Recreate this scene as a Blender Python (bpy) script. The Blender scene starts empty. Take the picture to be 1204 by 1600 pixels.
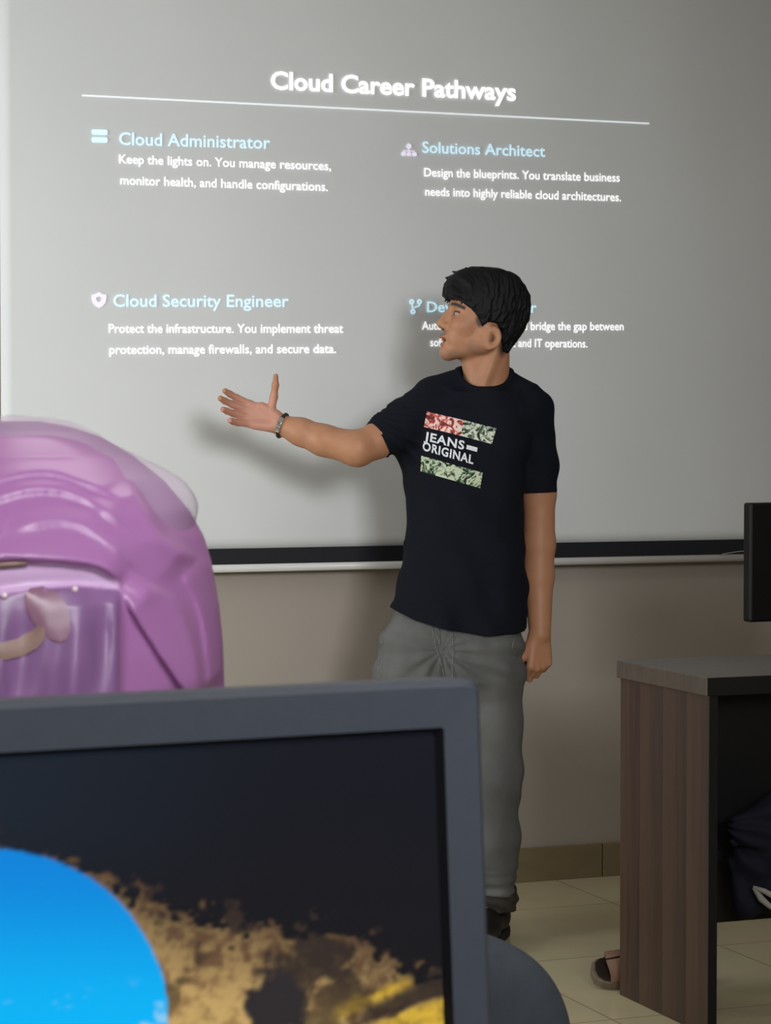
import bpy, bmesh, math, random
import numpy as np
from mathutils import Vector, Matrix, Euler
from mathutils.bvhtree import BVHTree

random.seed(4)
rng = np.random.default_rng(7)
scene = bpy.context.scene
COL = scene.collection
PI = math.pi

# ------------------------------------------------------------------ camera
F = 3800.0                      # focal length in pixels of the 1204x1600 frame
CAM_H = 1.30
PITCH = math.atan(125.0 / F)    # looking slightly down
YAW = math.radians(21.2)        # turned to the right of the wall normal
cam_d = bpy.data.cameras.new('camera')
cam = bpy.data.objects.new('camera', cam_d)
COL.objects.link(cam)
cam.location = (0, 0, CAM_H)
cam.rotation_euler = (PI / 2 - PITCH, 0, -YAW)
cam_d.sensor_fit = 'VERTICAL'
cam_d.sensor_height = 36.0
cam_d.lens = F / 1600 * 36.0
cam_d.clip_start = 0.05
cam_d.dof.use_dof = True
cam_d.dof.focus_distance = 6.2
cam_d.dof.aperture_fstop = 42
scene.camera = cam

# ------------------------------------------------------------------ world, light, exposure
scene.view_settings.view_transform = 'Standard'
scene.view_settings.look = 'None'
scene.view_settings.gamma = 1.0
scene.view_settings.use_curve_mapping = False
scene.view_settings.exposure = 0.0
w = bpy.data.worlds.new('world')
scene.world = w
w.use_nodes = True
w.node_tree.nodes['Background'].inputs[0].default_value = (0.6, 0.65, 0.7, 1)
w.node_tree.nodes['Background'].inputs[1].default_value = 0.02


def area(name, loc, target, sx, sy, power, color, spread=180):
    l = bpy.data.lights.new(name, 'AREA')
    l.shape = 'RECTANGLE'
    l.size, l.size_y = sx, sy
    l.energy = power
    l.color = color
    l.spread = math.radians(spread)
    o = bpy.data.objects.new(name, l)
    COL.objects.link(o)
    o.location = loc
    d = Vector(target) - Vector(loc)
    o.rotation_euler = d.to_track_quat('-Z', 'Y').to_euler()
    return o


area('window_daylight', (-0.80, 5.20, 1.55), (1.9, 5.95, 1.50), 1.0, 1.3, 45, (0.90, 0.96, 1.0))
# unseen soft light in the projector's stead, behind the viewer, enlarged to soften shadows
area('front_light', (0.75, -1.90, 2.33), (1.62, 6.3, 1.36), 1.1, 0.9, 11, (0.95, 0.98, 1.0), 36)
area('ceiling_tube_light', (2.9, 3.4, 2.80), (2.9, 3.4, 0), 1.2, 0.25, 6, (1.0, 0.93, 0.84))
area('ceiling_tube_light', (1.0, 2.2, 2.80), (1.0, 2.2, 0), 1.2, 0.25, 10, (1.0, 0.95, 0.9))
area('ceiling_tube_light', (0.2, -0.5, 2.60), (0.45, 1.2, 0.8), 1.2, 0.25, 15, (0.97, 0.97, 1.0), 110)


# ------------------------------------------------------------------ colour and node helpers
def lin(c):
    c = c / 255.0
    return c / 12.92 if c <= 0.04045 else ((c + 0.055) / 1.055) ** 2.4


def rgb(r, g, b):
    return (lin(r), lin(g), lin(b), 1.0)


def mat(name, col, rough=0.6, spec=0.3, metal=0.0, noise=None, bump=None, coat=0.0, sheen=0.0):
    """noise=(scale, amount, stretch xyz) varies the colour, bump=(scale, strength, stretch)"""
    m = bpy.data.materials.new(name)
    m.use_nodes = True
    nt = m.node_tree
    p = nt.nodes['Principled BSDF']
    p.inputs['Base Color'].default_value = col
    p.inputs['Roughness'].default_value = rough
    p.inputs['Specular IOR Level'].default_value = spec
    p.inputs['Metallic'].default_value = metal
    p.inputs['Coat Weight'].default_value = coat
    p.inputs['Sheen Weight'].default_value = sheen

    def texco(st):
        tc = nt.nodes.new('ShaderNodeTexCoord')
        mp = nt.nodes.new('ShaderNodeMapping')
        mp.inputs['Scale'].default_value = st
        nt.links.new(tc.outputs['Object'], mp.inputs['Vector'])
        return mp.outputs['Vector']
    if noise:
        sc, am, st = noise
        n = nt.nodes.new('ShaderNodeTexNoise')
        n.inputs['Scale'].default_value = sc
        n.inputs['Detail'].default_value = 4
        nt.links.new(texco(st), n.inputs['Vector'])
        r = nt.nodes.new('ShaderNodeValToRGB')
        r.color_ramp.elements[0].position = 0.3
        r.color_ramp.elements[1].position = 0.7
        r.color_ramp.elements[0].color = tuple(v * (1 - am) for v in col[:3]) + (1,)
        r.color_ramp.elements[1].color = tuple(min(1, v * (1 + am)) for v in col[:3]) + (1,)
        nt.links.new(n.outputs['Fac'], r.inputs['Fac'])
        nt.links.new(r.outputs['Color'], p.inputs['Base Color'])
    if bump:
        sc, am, st = bump
        n = nt.nodes.new('ShaderNodeTexNoise')
        n.inputs['Scale'].default_value = sc
        n.inputs['Detail'].default_value = 5
        nt.links.new(texco(st), n.inputs['Vector'])
        b = nt.nodes.new('ShaderNodeBump')
        b.inputs['Strength'].default_value = am
        b.inputs['Distance'].default_value = 0.004
        nt.links.new(n.outputs['Fac'], b.inputs['Height'])
        nt.links.new(b.outputs['Normal'], p.inputs['Normal'])
    return m


def attr_mat(name, rough=0.5, spec=0.3, sss=0.0, bump=None):
    m = mat(name, (1, 1, 1, 1), rough, spec, bump=bump)
    nt = m.node_tree
    p = nt.nodes['Principled BSDF']
    a = nt.nodes.new('ShaderNodeAttribute')
    a.attribute_name = 'Col'
    nt.links.new(a.outputs['Color'], p.inputs['Base Color'])
    if sss:
        p.inputs['Subsurface Weight'].default_value = sss
        p.inputs['Subsurface Radius'].default_value = (0.012, 0.005, 0.003)
        p.inputs['Subsurface Scale'].default_value = 0.5
    return m


def emit(name, col, strength):
    m = bpy.data.materials.new(name)
    m.use_nodes = True
    nt = m.node_tree
    nt.nodes.clear()
    o = nt.nodes.new('ShaderNodeOutputMaterial')
    e = nt.nodes.new('ShaderNodeEmission')
    e.inputs[0].default_value = col
    e.inputs[1].default_value = strength
    nt.links.new(e.outputs[0], o.inputs[0])
    return m


# ------------------------------------------------------------------ object helpers
def link(name, me, parent=None, kind=None):
    o = bpy.data.objects.new(name, me)
    COL.objects.link(o)
    if parent:
        o.parent = parent
    if kind:
        o['kind'] = kind
    return o


def thing(name, label, cat, loc=(0, 0, 0), rotz=0.0, group=None):
    o = link(name, None)
    o.empty_display_size = 0.05
    o.location = loc
    o.rotation_euler = (0, 0, rotz)
    o['label'] = label
    o['category'] = cat
    if group:
        o['group'] = group
    return o


def mesh_from(name, verts, faces, m, smooth=False):
    me = bpy.data.meshes.new(name)
    me.from_pydata([tuple(map(float, v)) for v in verts], [], [tuple(f) for f in faces])
    me.materials.append(m)
    if smooth:
        me.polygons.foreach_set('use_smooth', [True] * len(me.polygons))
    me.update()
    return me


def obj(name, bm, m, parent=None, kind=None, smooth=False):
    me = bpy.data.meshes.new(name)
    bmesh.ops.recalc_face_normals(bm, faces=bm.faces)
    bm.to_mesh(me)
    bm.free()
    if m:
        me.materials.append(m)
    if smooth:
        me.polygons.foreach_set('use_smooth', [True] * len(me.polygons))
    return link(name, me, parent, kind)


def box(bm, lo, hi, bevel=0.0, mtx=None, seg=2):
    t = bmesh.new()
    bmesh.ops.create_cube(t, size=1.0)
    lo, hi = Vector(lo), Vector(hi)
    for v in t.verts:
        v.co = Vector(((v.co.x + .5) * (hi.x - lo.x) + lo.x,
                       (v.co.y + .5) * (hi.y - lo.y) + lo.y,
                       (v.co.z + .5) * (hi.z - lo.z) + lo.z))
    if bevel:
        bmesh.ops.bevel(t, geom=t.edges[:], offset=bevel, segments=seg, profile=0.5, affect='EDGES')
    if mtx:
        bmesh.ops.transform(t, matrix=mtx, verts=t.verts)
    me = bpy.data.meshes.new('t')
    t.to_mesh(me)
    t.free()
    bm.from_mesh(me)
    bpy.data.meshes.remove(me)


def tube(bm, pts, r, n=12, close=False):
    pts = [Vector(p) for p in pts]
    rr = r if isinstance(r, (list, tuple)) else [r] * len(pts)
    rings = []
    up = None
    for i, p in enumerate(pts):
        a = pts[(i - 1) % len(pts)] if (i > 0 or close) else p
        b = pts[(i + 1) % len(pts)] if (i < len(pts) - 1 or close) else p
        t = (b - a).normalized()
        if up is None:
            up = Vector((0, 0, 1)) if abs(t.z) < .9 else Vector((1, 0, 0))
        s = t.cross(up).normalized()
        up = s.cross(t).normalized()
        rings.append([bm.verts.new(p + (s * math.cos(2 * PI * k / n) + up * math.sin(2 * PI * k / n)) * rr[i])
                      for k in range(n)])
    m = len(rings)
    for i in range(m if close else m - 1):
        A, B = rings[i], rings[(i + 1) % m]
        for k in range(n):
            bm.faces.new((A[k], A[(k + 1) % n], B[(k + 1) % n], B[k]))
    if not close:
        bm.faces.new(rings[0][::-1])
        bm.faces.new(rings[-1])


def cyl(bm, a, b, r, n=24):
    tube(bm, [a, b], r, n)


# ------------------------------------------------------------------ picture geometry, used to place things in the room
CP, SP = math.cos(PITCH), math.sin(PITCH)
CY, SY = math.cos(YAW), math.sin(YAW)


def level(px, py, depth):
    """the point seen at a pixel at a given distance, in a level frame turned with the camera"""
    v = -(py - 800.0) / F
    xc = (px - 602.0) / F
    yc = CP + SP * v
    zc = -SP + CP * v
    t = depth / yc
    return np.array([xc * t, depth, CAM_H + zc * t])


def to_world(p):
    return Vector((CY * p[0] + SY * p[1], -SY * p[0] + CY * p[1], p[2]))


def on_wall_plane(px, py, Y):
    d = to_world(level(px, py, 1.0)) - Vector((0, 0, CAM_H))
    t = Y / d.y
    return Vector((0, 0, CAM_H)) + d * t


# ------------------------------------------------------------------ signed distance modelling (organic shapes)
def axis(*segs):
    out = [segs[0][0]]
    for a, b, h in segs:
        n = max(1, int(round((b - a) / h)))
        out.extend(list(a + (b - a) * (np.arange(n) + 1) / n))
    return np.array(out, dtype=np.float32)


class Field:
    def __init__(self, xs, ys, zs):
        self.ax = (xs, ys, zs)
        self.F = np.full((len(xs), len(ys), len(zs)), 0.5, dtype=np.float32)

    def _sl(self, lo, hi, mg):
        sl = []
        for a, l, h in zip(self.ax, lo, hi):
            i0 = int(np.searchsorted(a, l - mg))
            i1 = int(np.searchsorted(a, h + mg))
            sl.append(slice(max(0, i0), max(i0 + 1, min(len(a), i1 + 1))))
        return tuple(sl)

    def pts(self, sl):
        return (self.ax[0][sl[0]][:, None, None], self.ax[1][sl[1]][None, :, None], self.ax[2][sl[2]][None, None, :])

    def apply(self, fn, lo, hi, k=0.01, op='add'):
        sl = self._sl(lo, hi, k + 0.02)
        X, Y, Z = self.pts(sl)
        d = np.broadcast_to(fn(X, Y, Z), self.F[sl].shape)
        a = self.F[sl]
        if op == 'add':
            h = np.maximum(k - np.abs(a - d), 0) / k
            self.F[sl] = np.minimum(a, d) - h * h * k * .25
        elif op == 'sub':
            d = -d
            h = np.maximum(k - np.abs(a - d), 0) / k
            self.F[sl] = np.maximum(a, d) + h * h * k * .25
        elif op == 'int':
            h = np.maximum(k - np.abs(a - d), 0) / k
            self.F[sl] = np.maximum(a, d) + h * h * k * .25

    def cone(self, a, b, ra, rb, k=0.01, op='add'):
        a = np.asarray(a, float)
        b = np.asarray(b, float)
        r = max(ra, rb)
        ab = b - a
        L = max(1e-9, float(ab @ ab))

        def fn(X, Y, Z):
            t = ((X - a[0]) * ab[0] + (Y - a[1]) * ab[1] + (Z - a[2]) * ab[2]) / L
            t = np.clip(t, 0, 1)
            return np.sqrt((X - a[0] - t * ab[0]) ** 2 + (Y - a[1] - t * ab[1]) ** 2 + (Z - a[2] - t * ab[2]) ** 2) - (ra + (rb - ra) * t)
        self.apply(fn, np.minimum(a, b) - r, np.maximum(a, b) + r, k, op)

    def chain(self, pts, rs, k=0.01):
        for i in range(len(pts) - 1):
            self.cone(pts[i], pts[i + 1], rs[i], rs[i + 1], k)

    def ell(self, c, r, k=0.01, op='add', R=None):
        """ellipsoid; R rows are its own axes"""
        c = np.asarray(c, float)
        r = np.asarray(r, float)
        R = np.eye(3) if R is None else np.asarray(R)
        ext = np.sqrt(((R.T * r) ** 2).sum(axis=1))

        def fn(X, Y, Z):
            dx, dy, dz = X - c[0], Y - c[1], Z - c[2]
            q = [(R[i][0] * dx + R[i][1] * dy + R[i][2] * dz) for i in range(3)]
            k0 = np.sqrt(sum((q[i] / r[i]) ** 2 for i in range(3)))
            k1 = np.sqrt(sum((q[i] / r[i] ** 2) ** 2 for i in range(3)))
            return k0 * (k0 - 1) / np.maximum(k1, 1e-6)
        self.apply(fn, c - ext, c + ext, k, op)

    def loft(self, zs, cx, cy, a, b, k=0.01, op='add', p=2.4):
        """stack of rounded cross-sections over z"""
        o = np.argsort(zs)
        zs, cx, cy, a, b = [np.asarray(v, float)[o] for v in (zs, cx, cy, a, b)]

        def fn(X, Y, Z):
            z = np.clip(Z, zs[0], zs[-1])
            A, B = np.interp(z, zs, a), np.interp(z, zs, b)
            U, V = np.interp(z, zs, cx), np.interp(z, zs, cy)
            q = (np.abs((X - U) / A) ** p + np.abs((Y - V) / B) ** p) ** (1 / p)
            return np.maximum((q - 1) * np.minimum(A, B), np.maximum(zs[0] - Z, Z - zs[-1]))
        A, B = a.max(), b.max()
        self.apply(fn, (cx.min() - A, cy.min() - B, zs[0]), (cx.max() + A, cy.max() + B, zs[-1]), k, op)

    def everywhere(self, fn):
        sl = (slice(None),) * 3
        self.F = fn(self.F, *self.pts(sl)).astype(np.float32)

    def surface(self):
        Fv = self.F
        ins = Fv < 0
        nx, ny, nz = Fv.shape
        c = np.zeros((nx - 1, ny - 1, nz - 1), np.int8)
        for i in (0, 1):
            for j in (0, 1):
                for k in (0, 1):
                    c += ins[i:nx - 1 + i, j:ny - 1 + j, k:nz - 1 + k]
        act = np.argwhere((c > 0) & (c < 8))
        idx = np.full(c.shape, -1, np.int32)
        idx[act[:, 0], act[:, 1], act[:, 2]] = np.arange(len(act))
        acc = np.zeros((len(act), 3))
        cnt = np.zeros(len(act))
        cor = [(i, j, k) for i in (0, 1) for j in (0, 1) for k in (0, 1)]
        for p in cor:
            for d in range(3):
                if p[d] == 1:
                    continue
                q = list(p)
                q[d] = 1
                A = act + np.array(p)
                B = act + np.array(q)
                fa = Fv[A[:, 0], A[:, 1], A[:, 2]].astype(float)
                fb = Fv[B[:, 0], B[:, 1], B[:, 2]].astype(float)
                m = (fa < 0) != (fb < 0)
                t = np.where(m, fa / np.where(m, fa - fb, 1), 0)
                for e in range(3):
                    pa = self.ax[e][A[:, e]]
                    pb = self.ax[e][B[:, e]]
                    acc[:, e] += np.where(m, pa + (pb - pa) * t, 0)
                cnt += m
        V = acc / cnt[:, None]
        faces = []
        for d in range(3):
            e, f = (d + 1) % 3, (d + 2) % 3
            s0 = [slice(None)] * 3
            s1 = [slice(None)] * 3
            s0[d], s1[d] = slice(0, -1), slice(1, None)
            ch = np.argwhere(ins[tuple(s0)] != ins[tuple(s1)])
            ok = (ch[:, e] > 0) & (ch[:, f] > 0) & (ch[:, e] < Fv.shape[e] - 1) & (ch[:, f] < Fv.shape[f] - 1)
            ch = ch[ok]
            flip = ins[ch[:, 0], ch[:, 1], ch[:, 2]]
            q = []
            for de, df in ((1, 1), (0, 1), (0, 0), (1, 0)):
                g = ch.copy()
                g[:, e] -= de
                g[:, f] -= df
                q.append(idx[g[:, 0], g[:, 1], g[:, 2]])
            Q = np.stack(q, 1)
            Q[~flip] = Q[~flip][:, ::-1]
            faces.append(Q)
        return V, np.concatenate(faces)

    def mesh(self, name, m, parent=None, keep_largest=False, colour=None):
        V, Q = self.surface()
        me = bpy.data.meshes.new(name)
        me.vertices.add(len(V))
        me.vertices.foreach_set('co', V.astype(np.float32).ravel())
        me.loops.add(len(Q) * 4)
        me.loops.foreach_set('vertex_index', Q.astype(np.int32).ravel())
        me.polygons.add(len(Q))
        me.polygons.foreach_set('loop_start', np.arange(0, len(Q) * 4, 4, dtype=np.int32))
        me.polygons.foreach_set('use_smooth', np.ones(len(Q), bool))
        me.update(calc_edges=True)
        me.validate()
        me.materials.append(m)
        if colour is not None:
            c = colour(V[:, 0], V[:, 1], V[:, 2])
            at = me.color_attributes.new('Col', 'FLOAT_COLOR', 'POINT')
            at.data.foreach_set('color', np.concatenate([c, np.ones((len(c), 1))], 1).astype(np.float32).ravel())
        return link(name, me, parent)


def gnoise(*q, seed=0):
    """smooth value noise on broadcastable coordinates"""
    q = np.broadcast_arrays(*[np.asarray(v, float) for v in q])
    i = [np.floor(v).astype(np.int64) for v in q]
    f = [v - np.floor(v) for v in q]
    f = [v * v * (3 - 2 * v) for v in f]
    out = 0
    n = len(q)
    pr = [73856093, 19349663, 83492791]
    for c in range(2 ** n):
        h = np.full(q[0].shape, seed * 2654435, np.int64)
        wgt = 1.0
        for d in range(n):
            b = (c >> d) & 1
            h = h ^ ((i[d] + b) * pr[d])
            wgt = wgt * (f[d] if b else 1 - f[d])
        h = (h ^ (h >> 13)) * 1274126177
        h = h ^ (h >> 16)
        out = out + wgt * ((h & 0xffff) / 65535.0)
    return out


def fbm(*q, seed=0, oct=4):
    s, a, t = 0, 1.0, 0
    for o in range(oct):
        s = s + a * gnoise(*[v * 2 ** o for v in q], seed=seed + o)
        t += a
        a *= .5
    return s / t


def polydist(P, U, V):
    """signed distance to a closed polygon in two coordinates (negative inside)"""
    P = np.asarray(P, float)
    d = np.full(np.broadcast(U, V).shape, 1e9)
    ins = np.zeros(d.shape, bool)
    n = len(P)
    for i in range(n):
        a, b = P[i], P[(i + 1) % n]
        e = b - a
        wx, wy = U - a[0], V - a[1]
        t = np.clip((wx * e[0] + wy * e[1]) / (e @ e), 0, 1)
        d = np.minimum(d, (wx - t * e[0]) ** 2 + (wy - t * e[1]) ** 2)
        c = ((a[1] > V) != (b[1] > V)) & (U < (b[0] - a[0]) * (V - a[1]) / (b[1] - a[1] + 1e-12) + a[0])
        ins ^= c
    return np.where(ins, -1, 1) * np.sqrt(d)


def unit(v):
    v = np.asarray(v, float)
    return v / np.linalg.norm(v)


def rotv(v, ax, ang):
    ax = unit(ax)
    v = np.asarray(v, float)
    return v * math.cos(ang) + np.cross(ax, v) * math.sin(ang) + ax * (ax @ v) * (1 - math.cos(ang))


def hand(fd, wrist, d, n, t, curls, spread=(9, 2, -6, -15), thumb=(50, 25, -5), s=1.0):
    """palm, four jointed fingers and a thumb; d towards the fingers, n out of the palm, t to the thumb side"""
    d = unit(d)
    n = unit(np.asarray(n) - d * (np.asarray(n) @ d))
    t = unit(np.asarray(t) - d * (np.asarray(t) @ d) - n * (np.asarray(t) @ n))
    wrist = np.asarray(wrist, float)

    def at(a, b, c):
        return wrist + (d * a + t * b + n * c) * s
    # palm: four metacarpal bars
    bases = [(.088, .027), (.092, .009), (.087, -.009), (.078, -.026)]
    for (a, b) in bases:
        fd.cone(at(.005, b * .55, 0), at(a, b, 0), .014 * s, .0115 * s, .010)
    fd.cone(at(.015, .017, .006), at(.055, .03, .008), .014 * s, .011 * s, .012)      # ball of the thumb
    fd.cone(at(.02, -.02, .005), at(.06, -.027, .005), .012 * s, .010 * s, .010)
    lens = [(.040, .025, .020), (.045, .028, .021), (.041, .026, .021), (.032, .021, .019)]
    for i in range(4):
        p = at(bases[i][0], bases[i][1], 0)
        dirv = rotv(d, n, 0)
        dirv = unit(d * math.cos(math.radians(spread[i])) + t * math.sin(math.radians(spread[i])))
        ax = np.cross(dirv, n)
        r = [.0104, .0098, .0090, .0078]
        for j in range(3):
            dirv = rotv(dirv, ax, math.radians(curls[i][j]))
            q = p + dirv * lens[i][j] * s
            fd.cone(p, q, r[j] * s, r[j + 1] * s, .004)
            p = q
    p = at(.028, .026, .006)
    a0, a1, a2 = [math.radians(v) for v in thumb]
    for j, (L, r0, r1, ang) in enumerate(((.038, .0125, .0105, a0), (.032, .0105, .0092, a0 - a1 * .5), (.026, .0092, .007, a0 - a1))):
        dirv = unit(d * math.cos(ang) + t * math.sin(ang) + n * (.25 + .1 * j))
        q = p + dirv * L * s
        fd.cone(p, q, r0 * s, r1 * s, .006)
        p = q


# ================================================================== ROOM
WALL_Y = 6.38
X0, X1, Y0, Y1, H = -0.95, 5.2, -2.2, WALL_Y, 2.9
m_wall = mat('wall_paint', rgb(166, 156, 146), 0.75, 0.2, noise=(1.4, .035, (1, 1, 1)), bump=(60, .05, (1, 1, 1)))
m_ceil = mat('ceiling_paint', rgb(225, 224, 220), 0.9, 0.1, noise=(3, .02, (1, 1, 1)))
m_base = mat('baseboard_tile', rgb(128, 114, 88), 0.35, 0.4, noise=(9, .10, (1, 1, 3)))

# floor: polished tiles with fine joints
m_floor = mat('polished_floor_tile', rgb(186, 172, 138), 0.16, 0.5)
nt = m_floor.node_tree
p = nt.nodes['Principled BSDF']
tc = nt.nodes.new('ShaderNodeTexCoord')
br = nt.nodes.new('ShaderNodeTexBrick')
br.offset = 0.0
br.inputs['Scale'].default_value = 1.0
br.inputs['Brick Width'].default_value = 0.6
br.inputs['Row Height'].default_value = 0.6
br.inputs['Mortar Size'].default_value = 0.0022
br.inputs['Mortar Smooth'].default_value = 0.3
br.inputs['Color1'].default_value = rgb(216, 203, 166)
br.inputs['Color2'].default_value = rgb(211, 198, 160)
br.inputs['Mortar'].default_value = rgb(150, 136, 104)
nt.links.new(tc.outputs['Object'], br.inputs['Vector'])
nz = nt.nodes.new('ShaderNodeTexNoise')
nz.inputs['Scale'].default_value = 5
nz.inputs['Detail'].default_value = 5
nt.links.new(tc.outputs['Object'], nz.inputs['Vector'])
mx = nt.nodes.new('ShaderNodeMix')
mx.data_type = 'RGBA'
mx.blend_type = 'MULTIPLY'
mx.inputs[0].default_value = 0.18
nt.links.new(br.outputs['Color'], mx.inputs[6])
nt.links.new(nz.outputs['Color'], mx.inputs[7])
nt.links.new(mx.outputs[2], p.inputs['Base Color'])


def slab(name, lo, hi, m, bevel=0):
    bm = bmesh.new()
    box(bm, lo, hi, bevel)
    return obj(name, bm, m, kind='structure')


slab('floor', (X0 - .1, Y0 - .1, -.1), (X1 + .1, Y1 + .1, 0), m_floor)
slab('ceiling', (X0 - .1, Y0 - .1, H), (X1 + .1, Y1 + .1, H + .1), m_ceil)
slab('wall_front', (X0 - .1, Y1, 0), (X1 + .1, Y1 + .1, H), m_wall)
slab('wall_rear', (X0 - .1, Y0 - .1, 0), (X1 + .1, Y0, H), m_wall)
slab('wall_left', (X0 - .1, Y0, 0), (X0, Y1, H), m_wall)
slab('wall_right', (X1, Y0, 0), (X1 + .1, Y1, H), m_wall)
bm = bmesh.new()
xj = on_wall_plane(938, 1350, WALL_Y).x
xs = [X0, xj - 2.4, xj - 1.2, xj, xj + 1.2, X1]
for a, b in zip(xs[:-1], xs[1:]):
    box(bm, (a + .0015, WALL_Y - .014, 0), (b - .0015, WALL_Y + .001, .098), .002)
obj('baseboard_front', bm, m_base, kind='structure')

# ================================================================== PROJECTION SCREEN
SCR_Y = 6.30
m_scr = mat('screen_fabric', rgb(214, 215, 215), 0.85, 0.15, noise=(2.5, .02, (1, 1, 1)))
m_strip = mat('black_border', rgb(26, 27, 33), 0.6, 0.3, noise=(40, .08, (1, 1, 1)))
m_alu = mat('white_enamel', rgb(205, 203, 200), 0.35, 0.5, noise=(8, .02, (1, 1, 1)))
sx0 = on_wall_plane(2, 600, SCR_Y).x
sx1 = sx0 + 2.75
z_top = 2.78
z_sheet = on_wall_plane(315, 858, SCR_Y).z
z_blk = on_wall_plane(315, 883, SCR_Y).z
scr = thing('projection_screen', 'white pull-down projection screen showing a career slide behind the standing presenter', 'projection screen',
            ((sx0 + sx1) / 2, SCR_Y, z_blk - .02))
so = Vector(scr.location)


def scr_grid():
    # the sheet hangs with very slight waves
    nx, nz = 90, 60
    V, Q = [], []
    for j in range(nz + 1):
        z = z_sheet + (z_top - z_sheet) * j / nz
        for i in range(nx + 1):
            x = sx0 + (sx1 - sx0) * i / nx
            y = SCR_Y + .004 + .0012 * math.sin(x * 5.1 + .6 * z) + .0008 * math.sin(x * 13 + 2 * z)
            V.append((x - so.x, y - so.y, z - so.z))
    for j in range(nz):
        for i in range(nx):
            a = j * (nx + 1) + i
            Q.append((a, a + 1, a + nx + 2, a + nx + 1))
    return mesh_from('fabric', V, Q, m_scr, True)


fab = link('fabric', scr_grid(), scr)
md = fab.modifiers.new('thickness', 'SOLIDIFY')
md.thickness = .002
md.offset = -1 if False else 1
bm = bmesh.new()
box(bm, (sx0 - so.x, -.002, z_blk - so.z), (sx1 - so.x, .006, z_sheet - so.z), .0005)
obj('border_strip', bm, m_strip, scr)
bm = bmesh.new()
tube(bm, [(sx0 - .02 - so.x, .004, z_blk - .010 - so.z), (sx1 + .02 - so.x, .004, z_blk - .010 - so.z)], .0115, 20)
obj('bottom_bar', bm, m_alu, scr, smooth=True)
bm = bmesh.new()
box(bm, (sx0 - .05 - so.x, -.04, z_top - .01 - so.z), (sx1 + .05 - so.x, .078, z_top + .10 - so.z), .012)
obj('roller_case', bm, m_alu, scr)

# ---- the projected slide
def slide_mat(name, col, strength):
    m = mat(name, rgb(214, 215, 215), 0.85, 0.15, noise=(2.5, .02, (1, 1, 1)))
    p = m.node_tree.nodes['Principled BSDF']
    p.inputs['Emission Color'].default_value = col
    p.inputs['Emission Strength'].default_value = strength
    return m


m_white = slide_mat('slide_white', (1.0, 1.0, 1.0, 1), 0.75)
m_cyan = slide_mat('slide_pale_blue', (0.45, 0.82, 1.0, 1), 0.62)
m_lav = slide_mat('slide_lavender', (0.82, 0.70, 1.0, 1), 0.5)
m_rule = slide_mat('slide_rule', (0.9, 0.95, 1.0, 1), 0.5)
SLIDE_Y = SCR_Y - .001


def slide_pt(px, py, lift=0.0):
    q = on_wall_plane(px, py, SLIDE_Y - lift)
    return (q.x - so.x, q.y - so.y, q.z - so.z)


def text_geo(s, bold=0.0, spacing=1.0):
    c = bpy.data.curves.new('t', 'FONT')
    c.body = s
    c.size = 1
    c.offset = bold
    c.space_character = spacing
    c.resolution_u = 3
    o = bpy.data.objects.new('t', c)
    COL.objects.link(o)
    bpy.context.view_layer.update()
    dg = bpy.context.evaluated_depsgraph_get()
    me = bpy.data.meshes.new_from_object(o.evaluated_get(dg))
    V = np.array([v.co[:] for v in me.vertices])
    Q = [tuple(p.vertices) for p in me.polygons]
    bpy.data.objects.remove(o)
    bpy.data.curves.remove(c)
    bpy.data.meshes.remove(me)
    return V, Q


capV, _ = text_geo('H')
CAP = capV[:, 1].max() - capV[:, 1].min()


def slide_text(name, s, a, b, cap, m, bold=0.0):
    V, Q = text_geo(s, bold)
    x0, x1 = V[:, 0].min(), V[:, 0].max()
    out = []
    for v in V:
        t = (v[0] - x0) / (x1 - x0)
        px = a[0] + t * (b[0] - a[0])
        py = a[1] + t * (b[1] - a[1]) - v[1] / CAP * cap
        out.append(slide_pt(px, py))
    return link(name, mesh_from(name, out, Q, m), scr)


def slide_poly(polys, name, m, lift=0.0):
    V, Q = [], []
    for P in polys:
        i = len(V)
        V += [slide_pt(x, y, lift) for x, y in P]
        Q.append(tuple(range(i, i + len(P))))
    return link(name, mesh_from(name, V, Q, m), scr)


def rrect(x0, y0, x1, y1, r, n=5, sh=0.0):
    P = []
    for cx, cy, a0 in ((x1 - r, y1 - r, 0), (x0 + r, y1 - r, 90), (x0 + r, y0 + r, 180), (x1 - r, y0 + r, 270)):
        for k in range(n + 1):
            a = math.radians(a0 + 90 * k / n)
            x = cx + r * math.cos(a)
            P.append((x, cy + r * math.sin(a) + sh * (x - x0)))
    return P


def disc(cx, cy, r, n=16):
    return [(cx + r * math.cos(2 * PI * k / n), cy + r * math.sin(2 * PI * k / n)) for k in range(n)]


slide_text('slide_title', 'Cloud Career Pathways', (423, 138.5), (806, 157), 26.5, m_white, .028)
slide_poly([[(128, 147.6), (1014, 191.8), (1014, 194.2), (128, 150.4)]], 'slide_rule', m_rule)
slide_text('slide_heading', 'Cloud Administrator', (186, 226), (422, 232.5), 19, m_cyan, .012)
slide_text('slide_text', 'Keep the lights on. You manage resources,', (186, 255), (517, 266), 13.5, m_white, .011)
slide_text('slide_text', 'monitor health, and handle configurations.', (188, 288), (512, 298.5), 13.5, m_white, .011)
slide_text('slide_heading', 'Solutions Architect', (659.5, 238.5), (851.5, 245), 17, m_cyan, .012)
slide_text('slide_text', 'Design the blueprints. You translate business', (662.5, 275.5), (968, 284), 13, m_white, .011)
slide_text('slide_text', 'needs into highly reliable cloud architectures.', (664, 305.5), (970, 314.5), 13, m_white, .011)
slide_text('slide_heading', 'Cloud Security Engineer', (177, 479), (451, 479.5), 18.5, m_cyan, .012)
slide_text('slide_text', 'Protect the infrastructure. You implement threat', (170, 520), (536, 520), 13.5, m_white, .011)
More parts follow.
